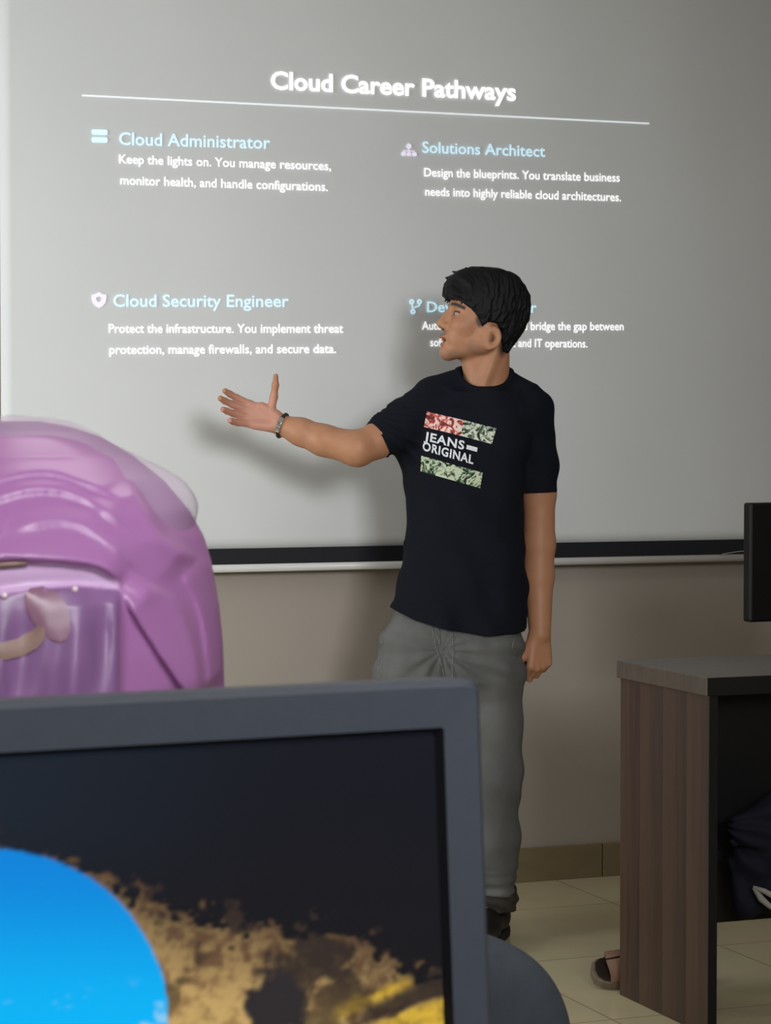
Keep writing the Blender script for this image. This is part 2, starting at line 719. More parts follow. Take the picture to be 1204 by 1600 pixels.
slide_text('slide_text', 'protection, manage firewalls, and secure data.', (171, 553), (525, 551.5), 13.5, m_white, .011)
slide_text('slide_heading', 'DevOps Engineer', (667, 487.5), (838, 488.5), 16, m_cyan, .012)
slide_text('slide_text', 'Automate everything. You bridge the gap between', (659, 515), (974, 516), 12.5, m_white, .011)
slide_text('slide_text', 'software development and IT operations.', (672, 541), (917.5, 543), 12.5, m_white, .011)
# stacked server bars
slide_poly([rrect(143, 202, 168, 210.5, 3, sh=.03), rrect(143, 214, 168, 222.5, 3, sh=.03)], 'slide_icon', m_cyan)
# organisation chart
slide_poly([disc(638.5, 228.5, 4.2), [(637.7, 232), (639.3, 232), (639.3, 240), (637.7, 240)],
            [(630, 234.8), (647.5, 235.4), (647.5, 237), (630, 236.4)], [(629.6, 235), (631.2, 235), (631.2, 240), (629.6, 240)],
            [(646.3, 235.4), (647.9, 235.4), (647.9, 241), (646.3, 241)],
            rrect(626.5, 237.5, 634, 243.5, 2), rrect(635, 238, 642, 244, 2), rrect(643.3, 238.3, 650.8, 244.3, 2)], 'slide_icon', m_lav)


def ring_strip(outer, inner):
    return [[outer[k], outer[(k + 1) % len(outer)], inner[(k + 1) % len(inner)], inner[k]] for k in range(len(outer))]


sh = [(154.5, 456.5), (160, 459.5), (166, 461), (166, 467), (164.5, 473), (160.5, 478), (154.5, 481.5),
      (148.5, 478), (144.5, 473), (143, 467), (143, 461), (149, 459.5)]
slide_poly(ring_strip(sh, [(154.5 + (x - 154.5) * .38, 467 + (y - 467) * .38) for x, y in sh]), 'slide_icon', m_lav)
br_ = []
for c in ((643, 471.5), (655, 471.5), (645, 487)):
    br_ += ring_strip(disc(c[0], c[1], 4), disc(c[0], c[1], 1.6))
br_ += [[(642.2, 475), (644.2, 475), (646, 484), (644, 484)], [(654, 475), (656, 475), (655.5, 478.5), (647, 481.5), (646, 479.8), (653.6, 477.3)]]
slide_poly(br_, 'slide_icon', m_cyan)

# ================================================================== STANDING PRESENTER
MD = 6.18
CX0 = (715 - 602) / F * MD
m_skin = attr_mat('skin', 0.5, 0.35, sss=0.12, bump=(220, .10, (1, 1, 1)))
root_c = np.array([CX0, MD, 0.0])
man = thing('person', 'young man in a black printed T-shirt and grey jeans standing and gesturing at the screen', 'person',
            to_world(root_c), -YAW)


def M(px, py, dy=0.0):
    return level(px, py, MD + dy) - root_c


S1 = MD / F           # metres per pixel at the presenter

# head axes: he looks towards picture left
FA = math.radians(13)
hf = np.array([-math.cos(FA), -math.sin(FA), 0.0])      # forward
hs = np.array([math.sin(FA), -math.cos(FA), 0.0])       # towards the visible side
hc = M(757, 500)
HR = np.array([hf, hs, [0, 0, 1.0]])


def hd(px, py, s=0.0):
    """a head point whose profile position is a pixel, s metres towards the visible side"""
    q = M(px, py) - hc
    f = -q[0] / math.cos(FA)
    return hc + hf * f + hs * s + np.array([0, 0, q[2]])


P1 = S1   # one pixel in metres
bx0, bx1 = M(332, 700)[0], M(884, 700)[0]
fd = Field(axis((bx0, M(450, 0)[0], .0022), (M(450, 0)[0], M(672, 0)[0], .0065), (M(672, 0)[0], bx1, .0024)),
           axis((-.25, .20, .0030)),
           axis((-.005, .60, .012), (.60, .82, .0026), (.82, 1.28, .0065), (1.28, 1.735, .0023)))
# trunk (under the clothes)
fd.loft([M(0, 1010)[2], M(0, 950)[2], M(0, 850)[2], M(0, 720)[2], M(0, 640)[2], M(0, 615)[2]],
        [M(v, 0)[0] for v in (712, 714, 722, 735, 752, 757)], [0.01] * 6, [.135, .125, .112, .120, .125, .105], [.085, .08, .075, .08, .075, .065], .03)
fd.cone(M(757, 618, .02), M(690, 632, .01), .036, .038, .03)
fd.cone(M(757, 618, .02), M(825, 645, .015), .036, .038, .03)
# legs
for (h_, k_, a_, tdx) in (((764, 1010), (767, 1210), (770, 1400), -.06), ((650, 1010), (634, 1215), (634, 1415), -.05)):
    fd.chain([M(*h_, .01), M(*k_, -.01), M(*a_, .02)], [.072, .050, .036], .03)
    an = M(*a_, .02)
    fd.cone(an + (0, .02, -.03), np.array([an[0] + tdx, an[1] - .15, .035]), .034, .026, .02)
# arm held out to the screen
fd.chain([M(680, 636, .0), M(590, 688, -.05), M(558, 701, -.075)], [.050, .042, .0435], .02)
fd.chain([M(558, 701, -.075), M(505, 688, -.06), M(470, 675, -.045), M(436, 663, -.03)], [.0435, .0385, .034, .0255], .015)
hand(fd, M(434, 660, -.03), M(345, 634, -.05) - M(434, 660, -.03), (-.12, -1, .25), (0, 0, 1),
     ((12, 14, 10), (16, 18, 12), (20, 20, 12), (22, 22, 14)), spread=(7, 1, -7, -16), thumb=(86, 12, 0), s=.92)
# arm hanging down
fd.chain([M(828, 645, .01), M(842, 770, .02), M(842, 850, .02)], [.052, .0405, .040], .02)
fd.chain([M(842, 850, .02), M(841, 900, .01), M(843, 990, -.02)], [.040, .0385, .0275], .015)
hand(fd, M(843, 990, -.02), (-.02, -.10, -1), (-.45, .9, -.1), (-1, -.45, 0),
     ((48, 75, 45), (52, 78, 45), (56, 78, 45), (60, 78, 45)), spread=(4, 1, -3, -6), thumb=(24, 4, 0), s=.95)
# neck
fd.cone(hd(765, 545), M(760, 622, .015), .050, .058, .02)
fd.cone(hd(738, 560, .0), M(746, 602, -.005), .030, .032, .02)
for s in (-1, 1):
    fd.cone(hd(772, 535, s * .045), M(748, 612, -.03) + hs * s * .012, .012, .011, .016)
# head: skull, face, jaw
px = P1
fd.ell(hd(762, 482), (56 * px, .074, 53 * px), .01, R=HR)
fd.ell(hd(729, 494), (27 * px, .060, 38 * px), .02, R=HR)
fd.ell(hd(727, 521), (33 * px, .055, 38 * px), .02, R=HR)
for s in (-1, 1):
    fd.cone(hd(701, 551, s * .010), hd(746, 538, s * .050), 11 * px, 12 * px, .018)
    fd.cone(hd(746, 538, s * .050), hd(750, 512, s * .058), 12 * px, 10 * px, .018)
    fd.ell(hd(717, 510, s * .040), (17 * px, .020, 13 * px), .016, R=HR)        # cheekbone
fd.ell(hd(698, 552), (11 * px, .021, 9.5 * px), .012, R=HR)                      # chin
fd.cone(hd(712, 478.5, -.030), hd(712, 478.5, .030), 6.8 * px, 6.8 * px, .012)   # brow ridge
fd.cone(hd(712, 528, -.016), hd(712, 528, .016), 19 * px, 19 * px, .014)         # muzzle
# eye sockets, lids
for s in (-1, 1):
    fd.ell(hd(703.5, 490.5, s * .031), (9 * px, .017, 7 * px), .010, 'sub', R=HR)
    fd.ell(hd(712.5, 491.0, s * .031), (8.8 * px, .0145, 7.8 * px), .003, R=HR)
# nose
fd.cone(hd(705, 485), hd(690, 504), 5.8 * px, 7.4 * px, .009)
fd.ell(hd(689, 507), (6.8 * px, .0095, 6.6 * px), .006, R=HR)
for s in (-1, 1):
    fd.ell(hd(695.5, 510.8, s * .0125), (7.4 * px, .0070, 5.8 * px), .005, R=HR)
    fd.ell(hd(691.5, 516.5, s * .0062), (3.2 * px, .0026, 2.4 * px), .002, 'sub', R=HR)
# lips, parted
fd.ell(hd(692.5, 526.5), (6.8 * px, .021, 3.8 * px), .004, R=HR)
fd.ell(hd(693.5, 538.8), (6.6 * px, .018, 4.2 * px), .004, R=HR)
fd.ell(hd(688.5, 532.3), (10 * px, .018, 1.7 * px), .003, 'sub', R=HR)
# ears
for s in (-1, 1):
    c_, s_ = math.cos(.16), math.sin(.16)
    ER = np.array([hf * c_ + np.array([0, 0, s_]) + hs * s * -.32, hs * s + hf * .32, np.array([0, 0, c_]) - hf * s_])
    ER[0] = unit(ER[0])
    ER[1] = unit(ER[1] - ER[0] * (ER[1] @ ER[0]))
    ER[2] = np.cross(ER[0], ER[1]) * (1 if s > 0 else -1)
    ec = hd(757, 529.5, s * .077)
    fd.ell(ec, (13.5 * px, .0075, 18 * px), .006, R=ER)
    fd.ell(hd(752, 541.5, s * .073), (7 * px, .006, 7 * px), .005, R=ER)
    fd.ell(ec + hs * s * .008 - np.array([0, 0, .5 * px]) + hf * 1 * px, (9 * px, .0092, 12 * px), .003, 'sub', R=ER)
    fd.ell(ec + hs * s * .001 + hf * 3.5 * px, (4.5 * px, .005, 6 * px), .004, R=ER)

SKIN = np.array(rgb(178, 128, 97)[:3])


def skin_col(x, y, z):
    P = np.stack([x, y, z], 1)
    c = np.tile(SKIN, (len(x), 1))
    n = fbm(x * 60, y * 60, z * 60, seed=3, oct=3)[:, None]
    c = c * (0.92 + .16 * n)

    def blend(w_, colr):
        nonlocal c
        w_ = np.clip(w_, 0, 1)[:, None]
        c = c * (1 - w_) + np.array(colr[:3]) * w_
    q = P - hc
    f = q @ hf
    s = q @ hs
    u = z

    def prof(pxv, pyv):
        a = hd(pxv, pyv) - hc
        return a @ hf, a[2] + hc[2]

    def spot(pxv, pyv, sv, rf, ru, rs, soft=.5):
        ff, uu = prof(pxv, pyv)
        d = np.sqrt(((f - ff) / (rf * px)) ** 2 + ((u - uu) / (ru * px)) ** 2 + ((np.abs(s) - sv) / rs) ** 2)
        return np.clip((1 - d) / soft, 0, 1)
    blend(.75 * spot(691, 526.5, 0, 9, 4.2, .022), rgb(140, 82, 72))
    blend(.75 * spot(691, 539, 0, 9, 4.6, .020), rgb(150, 88, 76))
    blend(spot(697, 532.3, 0, 9, 2.4, .017), rgb(52, 24, 22))
    blend(.5 * spot(695, 521, 0, 15, 7, .034), rgb(92, 74, 66))           # moustache shade
    blend(.45 * spot(708, 556, .015, 26, 14, .05), rgb(98, 80, 70))       # beard shade
    blend(.40 * spot(736, 545, .05, 24, 16, .03), rgb(98, 80, 70))
    blend(.85 * spot(738.5, 503, .070, 8, 14, .03), rgb(34, 27, 26))         # sideburn
    blend(.80 * spot(776, 541, .045, 12, 22, .035), rgb(40, 31, 29))         # cropped nape
    blend(.75 * spot(755, 530, .079, 7, 9, .012), rgb(104, 66, 52))          # hollow of the ear, recess shade painted in
    blend(.85 * spot(692.5, 515.5, .0075, 4.5, 2.6, .006), rgb(52, 30, 26))  # nostril, darkness of the recess painted in
    # brow: a slanting dark stroke
    fb, ub = prof(714, 482)
    br0 = np.abs(u - (ub + (f - fb) * .55)) / (3.0 * px)
    inb = (np.abs(np.abs(s) - .031) < .024) & (f > fb - 14 * px)
    blend(np.where(inb, np.clip(1.45 - br0, 0, 1), 0), rgb(26, 19, 18))
    # eye: white, iris, lash line
    fe, ue = prof(706, 491)
    ee = np.sqrt(((np.abs(s) - .031) / .0125) ** 2 + ((u - ue) / (3.2 * px)) ** 2)
    fr = f > fe - 12 * px
    blend(np.where(fr, np.clip((1.1 - ee) / .25, 0, 1), 0), rgb(172, 156, 146))
    ei = np.sqrt(((np.abs(s) - .029) / .0062) ** 2 + ((u - ue) / (3.4 * px)) ** 2)
    blend(np.where(fr, np.clip((1.1 - ei) / .3, 0, 1), 0), rgb(34, 22, 18))
    lash = np.abs(u - (ue + 3.0 * px * np.sqrt(np.clip(1 - ((np.abs(s) - .031) / .015) ** 2, 0, 1)))) / (1.5 * px)
    blend(np.where(fr & (np.abs(np.abs(s) - .031) < .015), np.clip(1.3 - lash, 0, 1), 0), rgb(40, 26, 22))
    # palm a little pinker
    hp_ = M(395, 643, -.04)
    dd = np.sqrt(((x - hp_[0]) / .085) ** 2 + ((z - hp_[2]) / .075) ** 2)
    blend(np.where(y < hp_[1] + .012, .55 * np.clip((1 - dd) / .3, 0, 1), 0), rgb(206, 150, 136))
    return c


fd.mesh('body', m_skin, man, colour=skin_col)
del fd

# ---- hair
m_hair = mat('black_hair', rgb(11, 11, 13), 0.6, 0.22, noise=(90, .35, (1, 1, .35)), bump=(140, .5, (1, 1, .3)))
h0, h1 = hd(840, 560), hd(680, 410)
hfld = Field(axis((M(678, 0)[0], M(838, 0)[0], .0019)), axis((-.105, .105, .0021)), axis((M(0, 562)[2], M(0, 408)[2], .0019)))
PROF = [(694, 462), (692.5, 450), (697, 439), (706, 430), (719, 422.5), (735, 418.5), (752, 419), (771, 420.5), (790, 425.5), (804, 434),
        (815, 447), (821.5, 462), (822.5, 478), (819, 498), (812, 517), (802, 531), (793, 543), (786, 553),
        (773, 545), (771, 530), (771, 516), (765, 507), (754, 505), (747, 509), (743, 515), (738.5, 512), (737, 500), (730, 490), (722, 482),
        (715, 475), (708, 470), (701, 467)]
PU = [(((hd(*q) - hc) @ hf), (hd(*q))[2]) for q in PROF]
hcen = hd(762, 478)


def hair_fn(X, Y, Z):
    f = (X - hc[0]) * hf[0] + (Y - hc[1]) * hf[1]
    s = (X - hc[0]) * hs[0] + (Y - hc[1]) * hs[1]
    f, s, Z = np.broadcast_arrays(f, s, Z)
    # combed strands: the profile edge and the surface are ruffled along the strand direction
    st = gnoise(s * 260 + f * 210 + Z * 90, Z * 42 - f * 55, seed=5) - .5
    st2 = gnoise(s * 90 + Z * 60 + f * 80, f * 60 - Z * 50, seed=9) - .5
    d2 = polydist(PU, f, Z) + st * .005 + st2 * .004
    ff = f - ((hcen - hc) @ hf)
    uu = Z - hcen[2]
    k0 = np.sqrt((ff / (80 * px)) ** 2 + (s / .0845) ** 2 + (uu / (np.where(uu > 0, 76, 104) * px)) ** 2)
    e = (k0 - 1) * .08 + st * .0040 + st2 * .0025
    k = .012
    h = np.maximum(k - np.abs(d2 - e), 0) / k
    return np.maximum(d2, e) + h * h * k * .25


hfld.apply(hair_fn, (-1, -1, 0), (1, 1, 2), .001)
for sv in np.linspace(-.055, .062, 15):
    jx_, jy_ = rng.uniform(-2.5, 2.5), rng.uniform(-3, 4)
    back = 55 * (abs(sv) / .06) ** 2 * .35
    hfld.cone(hd(714 + back, 444, sv * .9), hd(696.5 + back + jx_, 466 + back * .5 + jy_, sv), .0085, .0016, .004)
for k_ in range(6):          # tufts along the crown
    a_ = 700 + k_ * 12
    hfld.cone(hd(a_ + 12, 434 - 6 * math.sin((a_ - 700) / 34), .02), hd(a_ + rng.uniform(-5, 5), 424 - 4 * math.sin((a_ - 700) / 34) + rng.uniform(-1, 3) + (10 if k_ == 0 else 0), rng.uniform(-.03, .04)), .010, .002, .006)
hfld.mesh('hair', m_hair, man)
del hfld

# ---- T-shirt
m_shirt = mat('black_cotton', rgb(21, 23, 31), 0.9, 0.12, noise=(300, .10, (1, 1, 1)), bump=(420, .25, (1, 1, 1)))
sh = Field(axis((M(560, 0)[0], M(890, 0)[0], .0030)), axis((-.20, .20, .0036)), axis((M(0, 1000)[2], M(0, 558)[2], .0030)))
rows = [(612, 690, 826, .085, .01), (640, 660, 846, .105, .005), (680, 648, 838, .118, 0), (720, 641, 824, .122, 0), (770, 638, 820, .120, 0),
        (860, 634, 822, .122, 0), (900, 623, 822, .128, 0), (945, 607, 826, .132, .0), (1000, 596, 828, .136, 0)]
ZR = [M(0, r[0])[2] for r in rows]
XR = [(M(r[1], 0)[0] + M(r[2], 0)[0]) / 2 for r in rows]
AR = [(M(r[2], 0)[0] - M(r[1], 0)[0]) / 2 for r in rows]
BR = [r[3] for r in rows]
sh.loft(ZR, XR, [r[4] for r in rows], AR, BR, .02)
sh.cone(M(728, 604, .015), M(670, 628, .0), .044, .057, .035)
sh.cone(M(784, 602, .02), M(830, 645, .012), .042, .058, .035)
sh.cone(M(757, 602, .02), M(757, 640, .0), .055, .075, .03)
sh.cone(M(630, 694, -.01), M(652, 745, -.005), .030, .034, .03)
slv_a, slv_b = M(672, 642, .0), M(578, 693, -.055)
sh.cone(slv_a, slv_b, .074, .047, .02)
sr_a, sr_b = M(828, 655, .012), M(844, 800, .02)
sh.cone(sr_a, sr_b, .060, .0535, .016)


def shirt_folds(Fv, X, Y, Z):
    arm = np.exp(-((X - M(650, 0)[0]) ** 2 + (Z - M(0, 715)[2]) ** 2) / .03)
    ang = np.arctan2(Z - M(0, 640)[2], X - M(560, 0)[0])
    rad = np.sin(ang * 34 + 4 * np.sin(Z * 9)) * .0032 * arm
    low = np.exp(-((Z - M(0, 960)[2]) / .10) ** 2)
    ver = np.sin(X * 62 + 2.2 * np.sin(Z * 14) + Y * 25) * .0028 * low
    gen = (gnoise(X * 16 + Z * 7, Y * 14, Z * 11 - X * 6, seed=2) - .5) * .014
    slv = np.where(X > M(812, 0)[0], np.sin(Z * 75 + X * 30 + Y * 18) * .0022, 0) + np.where(X < M(632, 0)[0], np.sin((X + .7 * Z) * 85 + Y * 20) * .0018, 0)
    mid = np.sin((Z * .8 + X * .55) * 46 + 2 * np.sin(X * 15)) * .0018 * np.exp(-((Z - M(0, 850)[2]) / .13) ** 2)
    return Fv + rad + ver + gen + slv + mid


sh.everywhere(shirt_folds)
# collar band
ncen = M(758, 571, -.018)
nr = np.array([.0655, .085, .0615])


def collar(X, Y, Z):
    k0 = np.sqrt(((X - ncen[0]) / nr[0]) ** 2 + ((Y - ncen[1]) / nr[1]) ** 2 + ((Z - ncen[2]) / nr[2]) ** 2)
    return (k0 - 1) * .07


def cbd(Fv, X, Y, Z):
    c = collar(X, Y, Z)
    return np.minimum(Fv, np.maximum(np.abs(c) - .013, Fv - .0035))


sh.everywhere(cbd)
sh.everywhere(lambda Fv, X, Y, Z: np.maximum(Fv, -collar(X, Y, Z)))
sh.cone(M(757, 570, .025), M(758, 602, .025), .050, .040, .006, 'sub')
# hem cut and hollow
HX = [M(v, 0)[0] for v in (590, 607, 650, 700, 760, 822, 840)]
HZ = [M(0, v)[2] for v in (940, 946, 965, 978, 988, 984.5, 982)]


def hemcut(Fv, X, Y, Z):
    z = np.interp(X, HX, HZ) + .03 * np.clip(Y, 0, 1)
    side = X > M(822, 0)[0] + .006
    return np.where((X < M(835, 0)[0]) & (Z < M(0, 800)[2]), np.maximum(Fv, (z - Z)), Fv)


sh.everywhere(hemcut)
sh.loft([M(0, 1010)[2], M(0, 955)[2], M(0, 930)[2]], [M(714, 0)[0]] * 3, [0] * 3, [.150, .142, .13], [.104, .098, .09], .004, 'sub')
# sleeve ends
ua = unit(M(589, 687, -.05) - M(640, 657, -.02))
pa = M(589, 687, -.05)
ub_ = unit(sr_b - sr_a)
pb = M(844, 768, .02)
nb = unit(ub_ + np.array([-.10, 0, 0]))


def sleevecut(Fv, X, Y, Z):
    da = (X - pa[0]) * ua[0] + (Y - pa[1]) * ua[1] + (Z - pa[2]) * ua[2]
    db = (X - pb[0]) * nb[0] + (Y - pb[1]) * nb[1] + (Z - pb[2]) * nb[2]
    Fv = np.where((X < M(640, 0)[0]) & (Z > M(0, 735)[2]), np.maximum(Fv, da), Fv)
    return np.where((X > M(819, 0)[0]) & (Z < M(0, 735)[2]) & (Z > M(0, 830)[2]) & (db > -.03), np.maximum(Fv, np.minimum(db, .02)), Fv)


sh.everywhere(sleevecut)
sh.everywhere(lambda Fv, X, Y, Z: np.where((X > M(822, 0)[0] + .012) & (Z < M(0, 800)[2]), .02, Fv))
sh.cone(pb - ub_ * .03, pb + ub_ * .03, .0425, .0425, .003, 'sub')
shirt = sh.mesh('t_shirt', m_shirt, man)
del sh

# ---- print on the chest, draped on the cloth
me = shirt.data
bvh = BVHTree.FromPolygons([v.co[:] for v in me.vertices], [tuple(q.vertices) for q in me.polygons])


def chest(px_, py_, lift=.0012):
    q = M(px_, py_)
    hit = bvh.ray_cast(Vector((q[0], -.5, q[2])), Vector((0, 1, 0)))
    y = hit[0].y if hit[0] else -.12
    return (q[0], y - lift, q[2])


def print_mat(name, c0, c1, c2, sc, red=False):
    m = mat(name, c0, 0.85, 0.15)
    nt = m.node_tree
    p = nt.nodes['Principled BSDF']
    tc = nt.nodes.new('ShaderNodeTexCoord')
    mp = nt.nodes.new('ShaderNodeMapping')
    mp.inputs['Scale'].default_value = (sc, sc, sc)
    nt.links.new(tc.outputs['Object'], mp.inputs['Vector'])
    n = nt.nodes.new('ShaderNodeTexNoise')
    n.inputs['Scale'].default_value = 1.0
    n.inputs['Detail'].default_value = 2
    n.inputs['Distortion'].default_value = 2.2
    nt.links.new(mp.outputs[0], n.inputs['Vector'])
    r = nt.nodes.new('ShaderNodeValToRGB')
    r.color_ramp.interpolation = 'LINEAR'
    els = r.color_ramp.elements
    els[0].position, els[0].color = .36, c2
    els[1].position, els[1].color = .47, c1
    e = els.new(.54)
    e.color = c0
    nt.links.new(n.outputs['Fac'], r.inputs['Fac'])
    nt.links.new(r.outputs['Color'], p.inputs['Base Color'])
    return m


m_pink = print_mat('print_pink', rgb(236, 208, 200), rgb(204, 92, 84), rgb(96, 50, 50), 42)
m_leaf = print_mat('print_leaf', rgb(214, 216, 198), rgb(110, 128, 108), rgb(26, 38, 34), 52)
m_leaf2 = print_mat('print_leaf_green', rgb(198, 206, 178), rgb(100, 124, 96), rgb(24, 40, 34), 46)
m_ink = mat('white_ink', rgb(222, 224, 230), 0.8, 0.2, noise=(200, .04, (1, 1, 1)))


def patch(name, A, B, C, D, m, n=26, k=8, parent=None, lift=.0012):
    """quad A B C D in clockwise picture order, draped"""
    V, Q = [], []
    for j in range(k + 1):
        for i in range(n + 1):
            u, v = i / n, j / k
            x = (A[0] * (1 - u) + B[0] * u) * (1 - v) + (D[0] * (1 - u) + C[0] * u) * v
            y = (A[1] * (1 - u) + B[1] * u) * (1 - v) + (D[1] * (1 - u) + C[1] * u) * v
            V.append(chest(x, y, lift))
    for j in range(k):
        for i in range(n):
            a = j * (n + 1) + i
            Q.append((a, a + 1, a + n + 2, a + n + 1))
    return link(name, mesh_from(name, V, Q, m, True), parent)


patch('printed_panel', (666, 643.5), (721, 656.5), (718, 681), (661, 667), m_pink, parent=shirt)
patch('printed_panel', (721, 656.5), (772, 669.5), (765, 693.5), (718, 681), m_leaf, parent=shirt)
patch('printed_panel', (657, 711.5), (751, 737.5), (747, 761), (656, 735.5), m_leaf2, parent=shirt)


def chest_text(s, a, b, cap, bold=.02):
    V, Q = text_geo(s, bold, 1.12)
    x0, x1 = V[:, 0].min(), V[:, 0].max()
    out = []
    for v in V:
        t = (v[0] - x0) / (x1 - x0)
        out.append(chest(a[0] + t * (b[0] - a[0]) + v[1] / CAP * cap * .12, a[1] + t * (b[1] - a[1]) - v[1] / CAP * cap, .0036))
    return link('lettering', mesh_from('lettering', out, Q, m_ink), shirt)


chest_text('JEANS', (661, 687), (722, 702), 12.5, .03)
chest_text('ORIGINAL', (658.5, 702.5), (736, 724), 12.5, .03)
patch('printed_flag', (726.5, 694.5), (743, 699), (742, 705.5), (725.5, 701), m_ink, 6, 3, shirt, .0030)

# ---- jeans
m_jean = mat('grey_denim', rgb(98, 98, 97), 0.85, 0.2, noise=(9, .25, (1, 1, .45)), bump=(350, .35, (1, 1, 1)))
m_seam = mat('pale_seam', rgb(116, 116, 113), 0.8, 0.2, noise=(260, .5, (1, 1, 1)))
m_cuff = mat('shaded_cuff', rgb(60, 55, 50), 0.85, 0.2, noise=(60, .2, (1, 1, 1)))  # shade around the jeans hem, painted in as a darker brown
jn = Field(axis((M(565, 0)[0], M(835, 0)[0], .0045)), axis((-.19, .19, .005)), axis((M(0, 1425)[2], M(0, 925)[2], .0045)))
jrows = [(1105, 640, 765, .060), (1085, 606, 800, .095), (930, 628, 808, .098), (960, 616, 814, .104), (990, 593, 821, .120), (1030, 588, 821, .124), (1060, 585, 819, .120)]
jn.loft([M(0, r[0])[2] for r in jrows], [(M(r[1], 0)[0] + M(r[2], 0)[0]) / 2 for r in jrows], [0] * 7,
        [(M(r[2], 0)[0] - M(r[1], 0)[0]) / 2 for r in jrows], [r[3] for r in jrows], .03)
jn.chain([M(766, 1050, 0), M(768, 1130, -.005), M(767, 1215, -.01), M(766, 1310, .0), M(766, 1345, .01), M(769, 1400, .02)],
         [.086, .078, .072, .0705, .064, .056], .03)
jn.chain([M(640, 1050, 0), M(636, 1130, -.005), M(634, 1215, -.01), M(632, 1310, .0), M(632, 1360, .01), M(634, 1405, .02)],
         [.088, .080, .073, .070, .062, .056], .03)
for i in range(3):       # stacked folds over the shoe
    for cx_ in (769, 634):
        c0 = M(cx_, 1352 + 20 * i, .012)
        jn.ell(c0, (.062 - .002 * i, .064, .013), .016)


def jean_folds(Fv, X, Y, Z):
    top = np.exp(-((Z - M(0, 1035)[2]) / .07) ** 2)
    ang = np.arctan2(Z - M(0, 1010)[2], X - M(690, 0)[0])
    cr = np.sin(ang * 13 + Z * 30) * .0035 * top
    leg = np.sin(Z * 48 + X * 40 + Y * 20 + 2 * np.sin(Z * 17)) * .0022
    gen = (gnoise(X * 15, Y * 13, Z * 9, seed=6) - .5) * .013
    return Fv + cr + leg + gen


jn.everywhere(jean_folds)
jn.everywhere(lambda Fv, X, Y, Z: np.maximum(Fv, M(0, 1398)[2] - Z))
for cx_ in (769, 634):
    jn.cone(M(cx_, 1430, .02), M(cx_, 1375, .015), .047, .044, .004, 'sub')
jeans = jn.mesh('jeans', m_jean, man)
del jn
jb = BVHTree.FromPolygons([v.co[:] for v in jeans.data.vertices], [tuple(q.vertices) for q in jeans.data.polygons])


def on_jeans(px_, py_, lift=.001):
    q = M(px_, py_)
    hit = jb.ray_cast(Vector((q[0], -.5, q[2])), Vector((0, 1, 0)))
    return (q[0], (hit[0].y if hit[0] else -.12) - lift, q[2])


def seam(pts, r):
    dense = []
    for (a, b) in zip(pts[:-1], pts[1:]):
        n = max(2, int(math.hypot(b[0] - a[0], b[1] - a[1]) / 5))
        dense += [(a[0] + (b[0] - a[0]) * k / n, a[1] + (b[1] - a[1]) * k / n) for k in range(n)]
    dense.append(pts[-1])
    bm = bmesh.new()
    tube(bm, [on_jeans(*q) for q in dense], r, 6)
    obj('seam', bm, m_seam, jeans, smooth=True)


seam([(674, 974), (678, 1000), (687, 1030), (694, 1058)], .0013)
seam([(704, 980), (706, 1005), (704, 1035), (705, 1062)], .0013)
seam([(684, 976), (685, 1004)], .0010)
seam([(596, 1000), (592, 1020), (590.5, 1058)], .0016)
seam([(800, 992), (797, 1010), (806, 1022)], .0012)

# cuffs and shoes
m_shoe = mat('black_leather', rgb(18, 18, 20), 0.5, 0.4, noise=(60, .15, (1, 1, 1)))
m_sole = mat('black_rubber', rgb(24, 24, 25), 0.7, 0.3, noise=(90, .1, (1, 1, 1)))
for cx_, tx in ((769, -.05), (634, -.06)):
    cf = Field(axis((M(cx_ - 48, 0)[0], M(cx_ + 48, 0)[0], .003)), axis((-.10, .13, .003)), axis((M(0, 1424)[2], M(0, 1376)[2], .003)))
    cc = M(cx_ + 4, 1397, .02)
    cf.loft([cc[2] - .042, cc[2] - .012, cc[2] + .010, cc[2] + .024], [cc[0]] * 4, [.02] * 4, [.052, .060, .058, .050], [.060, .064, .062, .054], .004, p=2.1)
    cf.loft([cc[2] - .05, cc[2] + .05], [cc[0]] * 2, [.02] * 2, [.046, .044], [.052, .05], .003, 'sub', p=2.1)
    cf.everywhere(lambda Fv, X, Y, Z: Fv + np.sin(Z * 190 + X * 60 + Y * 40) * .0022)
    cf.mesh('cuff', m_cuff, jeans)
    # shoe: upper and sole
    ax_ = M(cx_, 1440, .0)
    heel = np.array([ax_[0] + .004, .065, 0])
    toe = np.array([ax_[0] + tx, -.185, 0])
    sf = Field(axis((ax_[0] - .15, ax_[0] + .10, .003)), axis((-.26, .13, .0035)), axis((.0, .15, .003)))
    sf.cone(heel + (0, -.02, .052), (heel * .45 + toe * .55) + (0, 0, .050), .042, .040, .02)
    sf.cone((heel * .45 + toe * .55) + (0, 0, .048), toe + (0, 0, .044), .042, .034, .02)
    sf.cone(heel + (-.002, -.035, .06), heel + (-.004, -.035, .115), .042, .040, .02)
    sf.everywhere(lambda Fv, X, Y, Z: np.maximum(Fv, .022 - Z))
    so_ = sf.mesh('shoe', m_shoe, man)
    so2 = Field(axis((ax_[0] - .16, ax_[0] + .11, .003)), axis((-.27, .14, .0035)), axis((-.006, .05, .0025)))
    so2.cone(heel + (0, -.01, .015), (heel * .45 + toe * .55) + (0, 0, .015), .045, .043, .01)
    so2.cone((heel * .45 + toe * .55) + (0, 0, .015), toe + (0, 0, .015), .043, .040, .01)
    so2.everywhere(lambda Fv, X, Y, Z: np.maximum(np.maximum(Fv, .0008 - Z), Z - .028))
    so2.mesh('sole', m_sole, so_)

